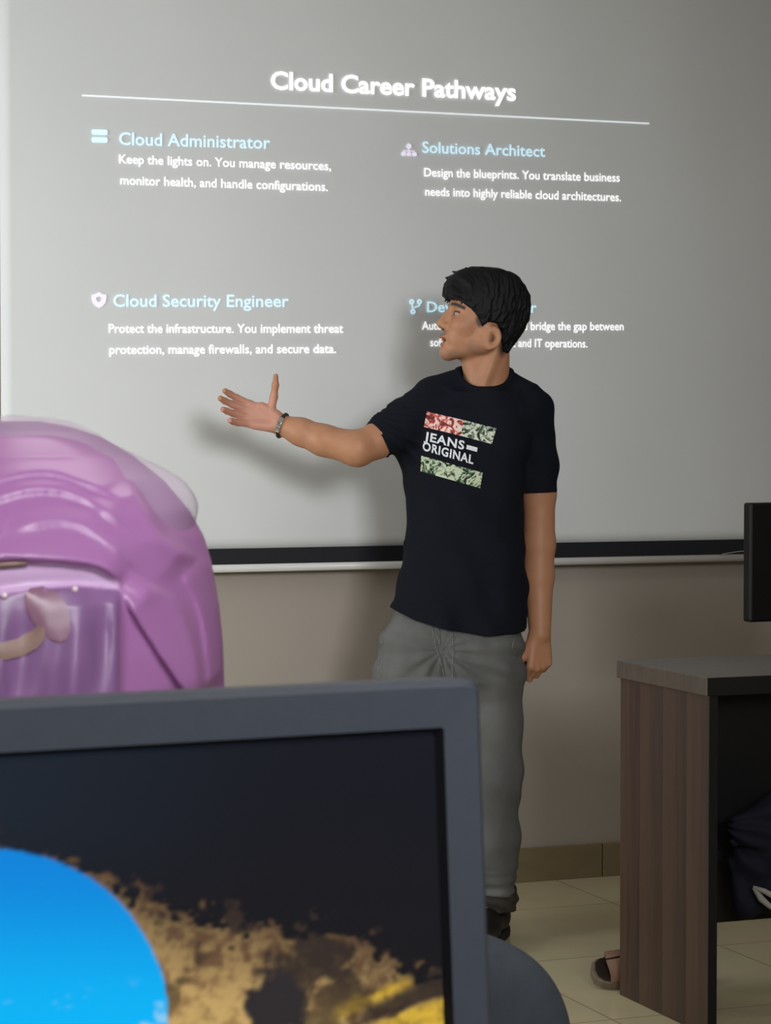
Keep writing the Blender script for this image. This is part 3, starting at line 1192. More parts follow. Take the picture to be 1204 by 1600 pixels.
# bracelet watch
m_steel = mat('steel', rgb(200, 200, 200), 0.25, 0.5, metal=1.0, noise=(80, .05, (1, 1, 1)))
m_band = mat('dark_band', rgb(52, 44, 40), 0.5, 0.4, noise=(120, .15, (1, 1, 1)))
wc = M(441, 665, -.032)
wd = unit(M(470, 675, -.045) - M(436, 663, -.03))
e1 = unit(np.cross(wd, (0, 1, 0)))
e2 = np.cross(wd, e1)
bm = bmesh.new()
tube(bm, [tuple(wc + (e1 * math.cos(a) * .0295 + e2 * math.sin(a) * .030)) for a in np.linspace(0, 2 * PI, 33)[:-1]], .0048, 8, True)
wb = obj('wristwatch', bm, m_band, man, smooth=True)
bm = bmesh.new()
for k in range(9):
    a = math.radians(58 + 8 * k) + (PI if False else 0)
    c = wc + e1 * math.cos(a) * .0315 + e2 * math.sin(a) * .032
    box(bm, (-.0055, -.0022, -.0028), (.0055, .0022, .0028), .0006,
        Matrix.Translation(Vector(c)) @ Matrix((tuple(wd), tuple(unit(e1 * -math.sin(a) + e2 * math.cos(a))), tuple(unit(e1 * math.cos(a) + e2 * math.sin(a))))).transposed().to_4x4())
obj('steel_links', bm, m_steel, wb)

# ================================================================== DESK ON THE RIGHT
DX0 = 2.515
DY0, DY1 = 4.585, 5.015
DH = .775
m_wood = bpy.data.materials.new('walnut_laminate')
m_wood.use_nodes = True
nt = m_wood.node_tree
p = nt.nodes['Principled BSDF']
p.inputs['Roughness'].default_value = .45
tc = nt.nodes.new('ShaderNodeTexCoord')
mp = nt.nodes.new('ShaderNodeMapping')
mp.inputs['Scale'].default_value = (30, 30, 1.2)
nz = nt.nodes.new('ShaderNodeTexNoise')
nz.inputs['Scale'].default_value = 2.2
nz.inputs['Detail'].default_value = 6
nz.inputs['Distortion'].default_value = .6
nt.links.new(tc.outputs['Object'], mp.inputs['Vector'])
nt.links.new(mp.outputs[0], nz.inputs['Vector'])
sepx = nt.nodes.new('ShaderNodeSeparateXYZ')
nt.links.new(tc.outputs['Object'], sepx.inputs[0])
ma = nt.nodes.new('ShaderNodeMath')      # planks: broad vertical strips in the laminate pattern
ma.operation = 'MULTIPLY'
ma.inputs[1].default_value = 9.0
nt.links.new(sepx.outputs['Y'], ma.inputs[0])
fr = nt.nodes.new('ShaderNodeMath')
fr.operation = 'FRACT'
nt.links.new(ma.outputs[0], fr.inputs[0])
mix = nt.nodes.new('ShaderNodeMath')
mix.operation = 'MULTIPLY_ADD'
mix.inputs[1].default_value = .50
nt.links.new(fr.outputs[0], mix.inputs[0])
nt.links.new(nz.outputs['Fac'], mix.inputs[2])
rp = nt.nodes.new('ShaderNodeValToRGB')
rp.color_ramp.elements[0].position = .35
rp.color_ramp.elements[0].color = rgb(42, 29, 23)
rp.color_ramp.elements[1].position = .95
rp.color_ramp.elements[1].color = rgb(74, 53, 42)
nt.links.new(mix.outputs[0], rp.inputs[0])
nt.links.new(rp.outputs[0], p.inputs['Base Color'])
m_top = mat('dark_desk_top', rgb(84, 74, 66), 0.35, 0.4, noise=(14, .18, (1, 6, 1)))
m_blk = mat('black_panel', rgb(14, 14, 15), 0.55, 0.3, noise=(30, .1, (1, 1, 1)))
desk = thing('desk', 'brown wood-grain desk with black kneehole at the right edge', 'desk', (DX0 + .75, (DY0 + DY1) / 2, 0))
do = Vector(desk.location)


def dbox(name, lo, hi, m, bevel=.002, parent=desk):
    bm = bmesh.new()
    box(bm, Vector(lo) - do, Vector(hi) - do, bevel)
    return obj(name, bm, m, parent)


dbox('desk_top', (DX0, DY0, DH - .040), (DX0 + 1.5, DY1, DH), m_top, .002)
dbox('edge_band', (DX0 + .001, DY0 - .002, DH - .0395), (DX0 + 1.499, DY0 + .0005, DH - .001), m_blk, .0005)
dbox('side_panel', (DX0 + .008, DY0 + .006, 0), (DX0 + .030, DY1 - .006, DH - .040), m_wood, .001)
dbox('edge_band', (DX0 + .0085, DY0 + .004, .001), (DX0 + .0295, DY0 + .0065, DH - .040), m_blk, .0005)
dbox('side_panel', (DX0 + 1.47, DY0 + .006, 0), (DX0 + 1.492, DY1 - .006, DH - .040), m_wood, .001)
dbox('modesty_panel', (DX0 + .030, DY0 + .20, .20), (DX0 + 1.47, DY0 + .218, DH - .040), m_blk, .001)

# monitor standing on it, seen from behind
mon2 = thing('monitor', 'black monitor standing on the brown desk, cut off by the right edge', 'monitor', (2.965, 4.80, DH), math.radians(2))
m_plast = mat('black_plastic', rgb(8, 8, 9), 0.5, 0.25, noise=(50, .05, (1, 1, 1)))
bm = bmesh.new()
box(bm, (-.235, -.012, .098), (.235, .020, .366), .005)
pn = obj('housing', bm, m_plast, mon2)
bm = bmesh.new()
box(bm, (-.12, -.035, .14), (.12, -.010, .32), .008)
obj('rear_bulge', bm, m_plast, mon2)
m_dark = mat('dark_glass', rgb(10, 10, 12), 0.15, 0.5, noise=(5, .02, (1, 1, 1)))
bm = bmesh.new()
box(bm, (-.223, .0185, .115), (.223, .0205, .355), 0)
obj('display', bm, m_dark, mon2)
bm = bmesh.new()
box(bm, (-.03, -.045, .010), (.03, -.02, .22), .004)
obj('stand', bm, m_plast, mon2)
bm = bmesh.new()
box(bm, (-.095, -.09, 0), (.095, .08, .012), .004)
obj('base', bm, m_plast, mon2)

# thin cable in front of the screen border
m_cable = mat('pale_cable', rgb(150, 150, 150), .5, .3, noise=(40, .05, (1, 1, 1)))
ca, cb = on_wall_plane(1128, 866, 6.27), on_wall_plane(1190, 861, 6.27)
bm = bmesh.new()
pts = []
for k in range(14):
    t = k / 13
    q = ca.lerp(cb, t)
    pts.append((q.x, q.y, q.z + .004 * math.sin(PI * t)))
cd = cb + Vector((.25, .0, -.05))
pts += [tuple(cb.lerp(cd, t)) for t in (.3, .6, 1)]
pts += [(cd.x + .02, 6.30, .5), (cd.x + .02, 6.32, .02)]
tube(bm, pts, .0016, 6)
cbl = obj('cable', bm, m_cable, smooth=True)
cbl['label'] = 'thin pale cable crossing the black screen border beside the right-hand monitor'
cbl['category'] = 'cable'

# navy cloth in the kneehole
m_navy = mat('navy_cloth', rgb(24, 26, 38), 0.85, 0.2, noise=(30, .15, (1, 1, 1)), bump=(200, .2, (1, 1, 1)))
m_trim = mat('grey_trim', rgb(150, 148, 142), .7, .3, noise=(60, .1, (1, 1, 1)))
JD = 5.33


def J(px_, py_, dy=0.0):
    return level(px_, py_, JD + dy)


jr = J(1200, 1400)
jk = thing('jacket', 'dark navy jacket bundled in the black kneehole of the brown desk', 'jacket', to_world(np.array([jr[0], jr[1], jr[2]])), -YAW)
jf = Field(axis((J(1118, 0)[0], J(1330, 0)[0], .003)), axis((-.09, .09, .004)), axis((J(0, 1475)[2], J(0, 1190)[2], .003)))
jx = lambda px_, py_, dy=0: np.array([J(px_, py_)[0], dy, J(px_, py_)[2]])
jf.cone(jx(1240, 1262, .0), jx(1152, 1290, -.02), .060, .022, .012)
jf.cone(jx(1240, 1300, -.01), jx(1158, 1300, -.02), .050, .030, .008)
jf.cone(jx(1250, 1345, -.01), jx(1163, 1345, .0), .055, .034, .008)
jf.cone(jx(1165, 1345, .0), jx(1168, 1410, .0), .032, .030, .010)
jf.cone(jx(1250, 1290, .0), jx(1250, 1400, .0), .075, .060, .02)
jf.ell(jx(1215, 1395, .01), (.085, .045, .05), .02)


def jfold(Fv, X, Y, Z):
    ang = np.arctan2(Z - J(0, 1285)[2], X - J(1120, 0)[0])
    return Fv + np.sin(ang * 16 + 5 * Y) * .004 + (gnoise(X * 30, Y * 30, Z * 30, seed=8) - .5) * .008


jf.everywhere(jfold)
jo = jf.mesh('cloth', m_navy, jk)
for v in jo.data.vertices:
    v.co.x -= jr[0]
    v.co.z -= jr[2]
bm = bmesh.new()
tr = [jx(1170, 1379, -.055), jx(1186, 1384, -.06), jx(1204, 1393, -.066), jx(1235, 1412, -.066)]
tube(bm, [tuple(q - np.array([jr[0], 0, jr[2]])) for q in tr], [.004, .006, .007, .007], 8)
tr = [jx(1171, 1380, -.055), jx(1182, 1396, -.06), jx(1196, 1408, -.064), jx(1225, 1414, -.066)]
tube(bm, [tuple(q - np.array([jr[0], 0, jr[2]])) for q in tr], [.004, .008, .006, .006], 8)
obj('trim', bm, m_trim, jk, smooth=True)

# sandal at the foot of the side panel
m_strap = mat('brown_strap', rgb(122, 92, 76), .6, .3, noise=(40, .08, (1, 1, 1)))
m_insole = mat('dark_insole', rgb(38, 28, 24), .8, .2, noise=(60, .15, (1, 1, 1)))
m_rub = mat('sole_edge', rgb(112, 100, 84), .7, .3, noise=(60, .1, (1, 1, 1)))
SD = level(948, 1540, 5.66)
sand = thing('sandal', 'brown two-strap sandal on the floor poking out behind the brown desk panel', 'sandal', (to_world(SD).x, to_world(SD).y, 0), -YAW + math.radians(8))
SOLE = [(-.040, 0), (-.036, .024), (-.022, .038), (.0, .044), (.05, .043), (.10, .036), (.16, .034), (.20, .030), (.212, .015), (.215, 0),
        (.212, -.015), (.20, -.030), (.16, -.034), (.10, -.036), (.05, -.043), (.0, -.044), (-.022, -.038), (-.036, -.024)]


def sole_mesh(name, z0, z1, sc, m, parent):
    bm = bmesh.new()
    a = [bm.verts.new((.085 + (x - .085) * sc, y * sc, z0)) for x, y in SOLE]
    b = [bm.verts.new((.085 + (x - .085) * sc, y * sc, z1)) for x, y in SOLE]
    bm.faces.new(a[::-1])
    bm.faces.new(b)
    for i in range(len(a)):
        bm.faces.new((a[i], a[(i + 1) % len(a)], b[(i + 1) % len(b)], b[i]))
    bmesh.ops.bevel(bm, geom=[e for e in bm.edges], offset=.002, segments=1, affect='EDGES')
    return obj(name, bm, m, parent)


sole_mesh('sole', 0, .022, 1.0, m_rub, sand)
sole_mesh('insole', .0205, .027, .93, m_insole, sand)


def strap(x0_, x1_, hgt, a0, a1):
    V, Q = [], []
    n = 14
    for k in range(n + 1):
        a = math.radians(a0 + (a1 - a0) * k / n)
        y = -.043 * math.cos(a)
        z = .016 + hgt * math.sin(a) ** .7
        for q in range(5):
            t = q / 4
            V.append((x0_ + (x1_ - x0_) * t + .010 * math.cos(a) ** 2, y, z + .012 * t - .004 * (1 - t) ** 2))
    for k in range(n):
        for q in range(4):
            i_ = 5 * k + q
            Q.append((i_, i_ + 1, i_ + 6, i_ + 5))
    o = link('strap', mesh_from('strap', V, Q, m_strap, True), sand)
    s_ = o.modifiers.new('thickness', 'SOLIDIFY')
    s_.thickness = .004
    return o


strap(-.012, .085, .050, 2, 80)
strap(-.012, .085, .050, 88, 178)
sand.rotation_euler = (math.radians(32), 0, sand.rotation_euler.z)
sand.location.z = .0245

# ================================================================== FOREGROUND MONITOR
m_bez = mat('grey_bezel', rgb(64, 69, 78), 0.5, 0.3, noise=(120, .04, (1, 1, 1)), bump=(500, .06, (1, 1, 1)))
m_lip = mat('black_lip', rgb(12, 13, 18), 0.5, 0.3, noise=(60, .05, (1, 1, 1)))
FD = .95
MW, MH = .445, .285
MROT = math.radians(4.0)
TILT = math.radians(-4.5)
K = to_world(level(754, 1059, FD))
Rm = Matrix.Rotation(MROT, 3, 'Z') @ Matrix.Rotation(TILT, 3, 'X')
Cc = K - Rm @ Vector((MW / 2, 0, MH / 2))          # panel centre, front face
DESKZ = .75
mon = thing('monitor', 'grey-bezelled monitor filling the bottom left foreground, its lit display showing a blue and golden picture', 'monitor',
            (Cc.x, Cc.y + .05, DESKZ), MROT)
pl = Matrix.Rotation(-MROT, 3, 'Z') @ (Cc - Vector(mon.location))     # panel centre in the monitor's own frame
BZ = .0175


def panel_part(name, bm, m, parent=mon, smooth=False):
    o = obj(name, bm, m, parent, smooth=smooth)
    if parent is mon:
        o.location = pl
        o.rotation_euler = (TILT, 0, 0)
    return o


# bezel frame with rounded outer corners
def rr(w_, h_, r, n=6):
    P = []
    for cx_, cz_, a0 in ((w_ - r, h_ - r, 0), (-w_ + r, h_ - r, 90), (-w_ + r, -h_ + r, 180), (w_ - r, -h_ + r, 270)):
        for k in range(n + 1):
            a = math.radians(a0 + 90 * k / n)
            P.append((cx_ + r * math.cos(a), cz_ + r * math.sin(a)))
    return P


bm = bmesh.new()
loops = []
for (w_, h_, r, y) in ((MW / 2 - .004, MH / 2 - .004, .004, .045), (MW / 2, MH / 2, .006, .036), (MW / 2, MH / 2, .006, .004), (MW / 2 - .003, MH / 2 - .003, .005, 0),
                       (MW / 2 - BZ, MH / 2 - BZ - .001, .0012, .0006)):
    loops.append([bm.verts.new((x, y, z)) for x, z in rr(w_, h_, r)])
bm.faces.new(loops[0])
for A, B in zip(loops[:-1], loops[1:]):
    n = len(A)
    for k in range(n):
        bm.faces.new((A[k], A[(k + 1) % n], B[(k + 1) % n], B[k]))
panel_part('bezel', bm, m_bez)
bm = bmesh.new()
A = [bm.verts.new((x, .0006, z)) for x, z in rr(MW / 2 - BZ, MH / 2 - BZ - .001, .0012)]
B = [bm.verts.new((x, .0042, z)) for x, z in rr(MW / 2 - BZ - .0026, MH / 2 - BZ - .0026, .001)]
for k in range(len(A)):
    bm.faces.new((A[k], A[(k + 1) % len(A)], B[(k + 1) % len(A)], B[k]))
panel_part('lip', bm, m_lip)

# display: picture of a blue opening framed by golden rock
def disp_xz(px_, py_):
    """display coordinates seen at a pixel"""
    d = to_world(level(px_, py_, 1.0)) - Vector((0, 0, CAM_H))
    nrm = Rm @ Vector((0, 1, 0))
    c = Cc + nrm * .0042
    t = (c - Vector((0, 0, CAM_H))).dot(nrm) / d.dot(nrm)
    q = Rm.transposed() @ (Vector((0, 0, CAM_H)) + d * t - Cc)
    return np.array([q.x, q.z])


sw, shh = MW / 2 - BZ - .0026, MH / 2 - BZ - .0026
nx, nz_ = 420, 250
gx = np.linspace(-sw, sw, nx)
gz = np.linspace(-shh, shh, nz_)
GX, GZ = np.meshgrid(gx, gz)
# picture coordinates in "pixels" of the view: affine from three points
o0, oa, ob = disp_xz(0, 1600), disp_xz(600, 1600), disp_xz(0, 1200)
Amat = np.linalg.inv(np.stack([(oa - o0) / 600, (ob - o0) / -400], 1))
UV = np.stack([GX - o0[0], GZ - o0[1]], -1) @ Amat.T
U, Vv = UV[..., 0], UV[..., 1] + 1600
n1 = fbm(U / 60, Vv / 60, seed=11, oct=4)
n2 = fbm(U / 22, Vv / 18, seed=21, oct=4)
n4 = fbm(U / 9, Vv / 8, seed=41, oct=2)
n3 = fbm(U / 110 + Vv / 300, Vv / 90, seed=31, oct=3)


def ss(a, b, x):
    t = np.clip((x - a) / (b - a), 0, 1)
    return t * t * (3 - 2 * t)


C = np.zeros(U.shape + (3,))
dark = np.array(rgb(15, 18, 27)[:3])
dark2 = np.array(rgb(22, 20, 23)[:3])
k_ = ss(1150, 1550, Vv)[..., None]
C[:] = dark * (1 - k_) + dark2 * k_
bl = ss(500, -150, U)[..., None] * ss(1500, 1250, Vv)[..., None]
C = C * (1 - bl * .6) + np.array(rgb(26, 40, 54)[:3]) * bl * .6
# rock edge
edge = np.interp(U, [-300, 60, 130, 200, 270, 340, 420, 480, 560, 640, 700, 900], [1300, 1345, 1362, 1392, 1425, 1432, 1442, 1455, 1472, 1492, 1520, 1600])
rk = ss(-14, 16, Vv - edge - (n2 - .5) * 130 - (n1 - .5) * 70 - (n4 - .5) * 40)
lite = np.array(rgb(196, 162, 104)[:3])
midc = np.array(rgb(132, 98, 66)[:3])
drk = np.array(rgb(40, 34, 34)[:3])
t1 = ss(.38, .62, n2 * .5 + n1 * .25 + n4 * .25)[..., None]
rock = midc * (1 - t1) + lite * t1
hole = ss(.50, .40, n1 + .10 * (n2 - .5))[..., None]
rock = rock * (1 - hole * .85) + drk * hole * .85
near = ss(160, 20, Vv - edge)[..., None]
rock = rock * (1 - .55 * near) + drk * .55 * near
low = ss(1500, 1620, Vv)[..., None] * ss(700, 250, U)[..., None]
rock = rock * (1 - .35 * low) + np.array(rgb(206, 174, 100)[:3]) * .35 * low
# dark hollow and yellow ledges at the lower right
hol = ss(1.15, .8, np.sqrt(((U - 420) / 48) ** 2 + ((Vv - 1575) / 62) ** 2) + (n2 - .5) * .9)[..., None]
rock = rock * (1 - hol) + np.array(rgb(46, 42, 44)[:3]) * hol
l1 = Vv - (1578 - .50 * (U - 520) + (n1 - .5) * 30)
yb = (ss(-8, 8, l1) * ss(30, 10, l1) * ss(505, 560, U) * ss(665, 630, U))[..., None]
yb = yb * (.45 + .55 * ss(.3, .6, n2))[..., None]
rock = rock * (1 - yb) + np.array(rgb(212, 172, 62)[:3]) * (.65 + .5 * n4)[..., None] * yb
l2 = Vv - (1606 - .36 * (U - 560))
dk = (ss(-62, -50, l2) * ss(2, -8, l2) * ss(530, 575, U))[..., None] * (1 - yb)
rock = rock * (1 - dk * .9) + np.array(rgb(44, 36, 34)[:3]) * dk * .9
yl = (ss(-6, 8, l2 + (n2 - .5) * 16) * ss(540, 640, U))[..., None] * (.5 + .5 * ss(.25, .5, n2))[..., None]
rock = rock * (1 - yl) + np.array(rgb(214, 176, 60)[:3]) * (.7 + .45 * n4)[..., None] * yl
C = C * (1 - rk[..., None]) + rock * rk[..., None]
# blue opening
de = np.sqrt(((U + 6) / 258) ** 2 + ((Vv - 1590) / 263) ** 2) + (n2 - .5) * .02
ins_ = ss(1.012, .985, de)[..., None]
tb = ss(1330, 1620, Vv)[..., None]
blue = np.array(rgb(0, 134, 222)[:3]) * (1 - tb) + np.array(rgb(0, 184, 252)[:3]) * tb
cl = (ss(.70, .80, fbm(U / 40, Vv / 18, seed=51)) * ss(1520, 1600, Vv))[..., None]
blue = blue * (1 - .5 * cl) + np.array(rgb(190, 226, 245)[:3]) * .5 * cl
C = C * (1 - ins_) + blue * ins_
V = [(x, .0042, z) for z in gz for x in gx]
Q = [(j * nx + i, j * nx + i + 1, (j + 1) * nx + i + 1, (j + 1) * nx + i) for j in range(nz_ - 1) for i in range(nx - 1)]
m_disp = bpy.data.materials.new('lit_display')
m_disp.use_nodes = True
nt = m_disp.node_tree
p = nt.nodes['Principled BSDF']
p.inputs['Base Color'].default_value = (0.004, 0.004, 0.005, 1)
p.inputs['Roughness'].default_value = .35
p.inputs['Specular IOR Level'].default_value = .25
at = nt.nodes.new('ShaderNodeAttribute')
at.attribute_name = 'Col'
nt.links.new(at.outputs['Color'], p.inputs['Emission Color'])
p.inputs['Emission Strength'].default_value = 0.95
me = mesh_from('display', V, Q, m_disp)
ca_ = me.color_attributes.new('Col', 'FLOAT_COLOR', 'POINT')
ca_.data.foreach_set('color', np.concatenate([C.reshape(-1, 3), np.ones((nx * nz_, 1))], 1).astype(np.float32).ravel())
dsp = link('display', me, mon)
dsp.location = pl
dsp.rotation_euler = (TILT, 0, 0)
bm = bmesh.new()
box(bm, (-.13, .040, -.10), (.13, .062, .08), .008)
panel_part('rear_bulge', bm, m_bez)
bm = bmesh.new()
box(bm, (-.035, .012, .012), (.035, .032, pl.z - .05), .004)
obj('stand', bm, m_bez, mon)
# joint between stand and panel
bm = bmesh.new()
cyl(bm, (-.03, .022, pl.z - .055), (.03, .022, pl.z - .055), .018, 20)
obj('hinge', bm, m_bez, mon, smooth=False)
bm = bmesh.new()
box(bm, (-.12, -.07, 0), (.12, .09, .014), .005)
obj('base', bm, m_bez, mon)

# table under it (below the picture's edge)
m_tab = mat('table_laminate', rgb(120, 96, 76), .4, .4, noise=(10, .15, (6, 1, 1)))
tb_ = thing('table', 'brown laminate table under the foreground monitor, below the frame', 'table', (Cc.x, Cc.y - .07, 0), 0)
bm = bmesh.new()
box(bm, (-.6, -.28, DESKZ - .03), (.6, .25, DESKZ), .003)
obj('table_top', bm, m_tab, tb_)
for sx in (-1, 1):
    bm = bmesh.new()
    box(bm, (sx * .58 - .015, -.26, 0), (sx * .58 + .015, .23, DESKZ - .03), .002)
    obj('leg_panel', bm, m_tab, tb_)

# ================================================================== CHAIRS
m_upl = mat('grey_upholstery', rgb(62, 68, 74), 0.75, 0.25, noise=(40, .08, (1, 1, 1)), bump=(300, .2, (1, 1, 1)))
m_metal = mat('black_metal', rgb(20, 20, 22), .4, .5, noise=(30, .05, (1, 1, 1)))


def make_chair(label, loc, rot):
    t = thing('chair', label, 'chair', loc, rot)
    # backrest: padded shell; the sitter faces +y
    b = Field(axis((-.24, .24, .006)), axis((-.30, -.12, .005)), axis((.50, .86, .006)))

    def back(X, Y, Z):
        q = np.abs(X / .215) ** 3.0 + np.abs((Z - .665) / .165) ** 3.0
        c = -.225 - .10 * (Z - .5) + .12 * X * X * 2
        edge = (q ** (1 / 3.0) - 1) * .165
        d = np.sqrt(np.maximum(edge + .03, 0) ** 2 + (Y - c) ** 2) - .032
        return d
    b.apply(back, (-.3, -.4, .4), (.3, 0, .9), .001)
    b.mesh('backrest', m_upl, t)
    s = Field(axis((-.25, .25, .006)), axis((-.25, .25, .006)), axis((.38, .50, .005)))

    def seat(X, Y, Z):
        q = (np.abs(X / .225) ** 3.5 + np.abs((Y - .0) / .215) ** 3.5) ** (1 / 3.5)
        return np.sqrt(np.maximum((q - 1) * .2 + .03, 0) ** 2 + (Z - .435 + .25 * Y * Y) ** 2) - .03
    s.apply(seat, (-.3, -.3, .3), (.3, .3, .6), .001)
    s.mesh('seat', m_upl, t)
    bm = bmesh.new()
    for sx in (-.09, .09):
        tube(bm, [(sx, -.05, .405), (sx, -.20, .41), (sx, -.255, .46), (sx, -.262, .60), (sx, -.262, .68)], .010, 10)
    obj('back_support', bm, m_metal, t, smooth=True)
    for sx in (-1, 1):
        for sy in (-1, 1):
            bm = bmesh.new()
            tube(bm, [(sx * .16, sy * .15, .405), (sx * .205, sy * .20, .0)], .011, 10)
            obj('leg', bm, m_metal, t, smooth=True)
    return t


# the empty chair whose backrest corner shows beside the monitor
cc = to_world(level(545, 1500, 2.32) * np.array([1, 1, 0]))
fwd = Vector((SY, CY, 0))
make_chair('grey upholstered chair with rounded backrest showing beside the foreground monitor', (cc.x + fwd.x * .25, cc.y + fwd.y * .25, 0), -YAW)

# ================================================================== SEATED WOMAN IN A LILAC HEADSCARF
WD = 1.35
WX0 = level(22, 900, WD)
wroot = np.array([WX0[0], WD, 0])
wom = thing('person', 'person in a glossy lilac headscarf seen from behind at the left foreground', 'person', to_world(wroot), -YAW)


def W(px_, py_, dy=0.0):
    return level(px_, py_, WD + dy) - wroot


make_chair('grey chair under the person in the lilac headscarf', to_world(wroot + np.array([0, .04, 0])), -YAW)
HZ0 = W(22, 925)[2]
wf = Field(axis((-.28, .28, .006)), axis((-.20, .56, .007)), axis((.40, 1.33, .006)))
wf.ell((0, .015, HZ0 + .0), (.074, .092, .080), .01)
wf.ell((0, .055, HZ0 - .05), (.052, .055, .06), .02)
wf.cone((0, .105, HZ0 - .005), (0, .12, HZ0 - .035), .009, .012, .01)
wf.ell((0, .085, HZ0 - .095), (.022, .018, .016), .012)
for s in (-1, 1):
    wf.ell((s * .031, .098, HZ0 + .0), (.014, .008, .008), .006, 'sub')
    wf.ell((s * .031, .090, HZ0 + .0), (.013, .012, .010), .003)
wf.ell((0, .108, HZ0 - .066), (.022, .010, .004), .004)
wf.cone((0, .0, HZ0 - .06), (0, -.01, .97), .05, .055, .03)
wf.loft([.48, .60, .75, .90, .99], [0] * 5, [0, 0, .01, 0, -.01], [.16, .14, .13, .15, .12], [.11, .10, .09, .09, .07], .03)
for s in (-1, 1):
    wf.chain([(s * .15, -.01, .95), (s * .20, .03, .72), (s * .09, .26, .64)], [.045, .038, .025], .02)
    hand(wf, (s * .09, .26, .64), (-s * .35, 1, -.12), (0, 0, -1), (-s, .2, 0), ((15, 20, 15),) * 4, s=.9)
    wf.chain([(s * .09, .02, .575), (s * .10, .42, .565), (s * .10, .42, .42)], [.075, .055, .05], .03)
m_skin2 = mat('skin_tone', rgb(184, 136, 108), .5, .3, noise=(50, .05, (1, 1, 1)))
wf.mesh('body', m_skin2, wom)
del wf
m_dress = mat('lilac_dress', rgb(150, 104, 156), .7, .3, noise=(20, .08, (1, 1, .4)))
df = Field(axis((-.32, .32, .007)), axis((-.20, .52, .007)), axis((.02, 1.06, .007)))
df.loft([.485, .60, .75, .90, .98, 1.03], [0] * 6, [.01, .0, .01, 0, -.01, -.01], [.19, .165, .155, .175, .15, .09], [.135, .125, .115, .115, .095, .075], .03)
for s in (-1, 1):
    df.chain([(s * .15, -.01, .95), (s * .205, .03, .72), (s * .105, .235, .645)], [.062, .052, .042], .02)
    df.chain([(s * .09, .02, .575), (s * .10, .42, .565), (s * .11, .42, .10)], [.092, .078, .085], .03)
df.cone((0, .15, .565), (0, .42, .55), .08, .07, .03)
df.everywhere(lambda Fv, X, Y, Z: Fv + np.sin(X * 70 + 3 * np.sin(Z * 10)) * .002)
df.mesh('dress', m_dress, wom)
del df

# headscarf
m_scarf = attr_mat('lilac_satin', 0.36, 0.5)
prof = [(655, 6), (658, 45), (665, 82), (682, 132), (712, 183), (752, 232), (800, 272), (840, 294), (880, 306), (950, 318), (1010, 324), (1080, 326), (1160, 330), (1260, 345), (1400, 420), (1480, 470)]
WS = WD / F
SZ = [W(22, q[0])[2] for q in prof]
SA = [q[1] * WS for q in prof]


def polyfold(X, Z, pts, w_, amp, side=1, soft=.004):
    """a fold line: cloth stands proud on one side and slopes back over width w_"""
    P0 = [np.array([W(a, b)[0], W(a, b)[2]]) for a, b in pts]
    E = [2 * P0[0] - P0[1]] + P0 + [2 * P0[-1] - P0[-2]]
    P = []
    for i in range(1, len(E) - 2):
        for t in (0, .2, .4, .6, .8):
            a, b, c, d = E[i - 1:i + 3]
            P.append(.5 * (2 * b + (c - a) * t + (2 * a - 5 * b + 4 * c - d) * t * t + (3 * b - a - 3 * c + d) * t ** 3))
    P.append(P0[-1])
    best = np.full(np.broadcast(X, Z).shape, 1e9)
    sg = np.zeros(best.shape)
    endf = np.ones(best.shape)
    L = len(P) - 1
    for i in range(L):
        e = P[i + 1] - P[i]
        wx, wz = X - P[i][0], Z - P[i][1]
        traw = (wx * e[0] + wz * e[1]) / (e @ e)
        t = np.clip(traw, 0, 1)
        d = np.sqrt((wx - t * e[0]) ** 2 + (wz - t * e[1]) ** 2)
        cr = wx * e[1] - wz * e[0]
        m_ = d < best
        best = np.where(m_, d, best)
        sg = np.where(m_, np.sign(cr), sg)
        tt = (i + t) / L
        endf = np.where(m_, np.clip(np.minimum(tt, 1 - tt) * 6 + .15, 0, 1), endf)
    sd = best * sg * side
    step = .5 + .5 * np.tanh(sd / soft)
    return amp * step * np.exp(-np.maximum(sd, 0) / w_) * endf


FOLDS = [([(-40, 790), (20, 752), (90, 737), (150, 750), (222, 785)], .012, .0050, -1, .0016),
         ([(-40, 815), (30, 778), (95, 762), (160, 778), (235, 830)], .016, .0042, -1, .0016),
         ([(-60, 690), (20, 672), (90, 678), (155, 704)], .012, .0034, 1, .0014),
         ([(216, 744), (246, 790), (272, 832), (314, 870)], .013, .0085, 1, .0016),
         ([(-10, 860), (25, 838), (48, 812)], .012, .0055, -1, .0016),
         ([(-30, 900), (0, 890), (40, 862), (110, 862), (180, 872), (214, 896)], .010, .0080, -1, .0016),
         ([(-60, 945), (0, 925), (30, 908), (110, 898), (208, 902)], .008, -.0050, -1, .0016),
         ([(212, 905), (250, 975), (290, 1045), (312, 1085)], .016, .0065, -1, .0016),
         ([(214, 905), (216, 980), (216, 1090)], .030, .0055, 1, .0016),
         ([(228, 885), (290, 930), (318, 1000), (326, 1080)], .012, .0050, 1, .0014),
         ([(60, 820), (130, 808), (190, 835), (260, 905)], .012, .0025, -1, .0016),
         ([(290, 880), (320, 960), (334, 1085)], .010, .0030, -1, .0012)]
hj = Field(axis((-.20, -.125, .006), (-.125, .13, .0016), (.13, .20, .006)), axis((-.20, -.02, .0022), (-.02, .20, .006)), axis((W(0, 1480)[2], W(0, 1110)[2], .006), (W(0, 1110)[2], W(0, 640)[2], .0016)))


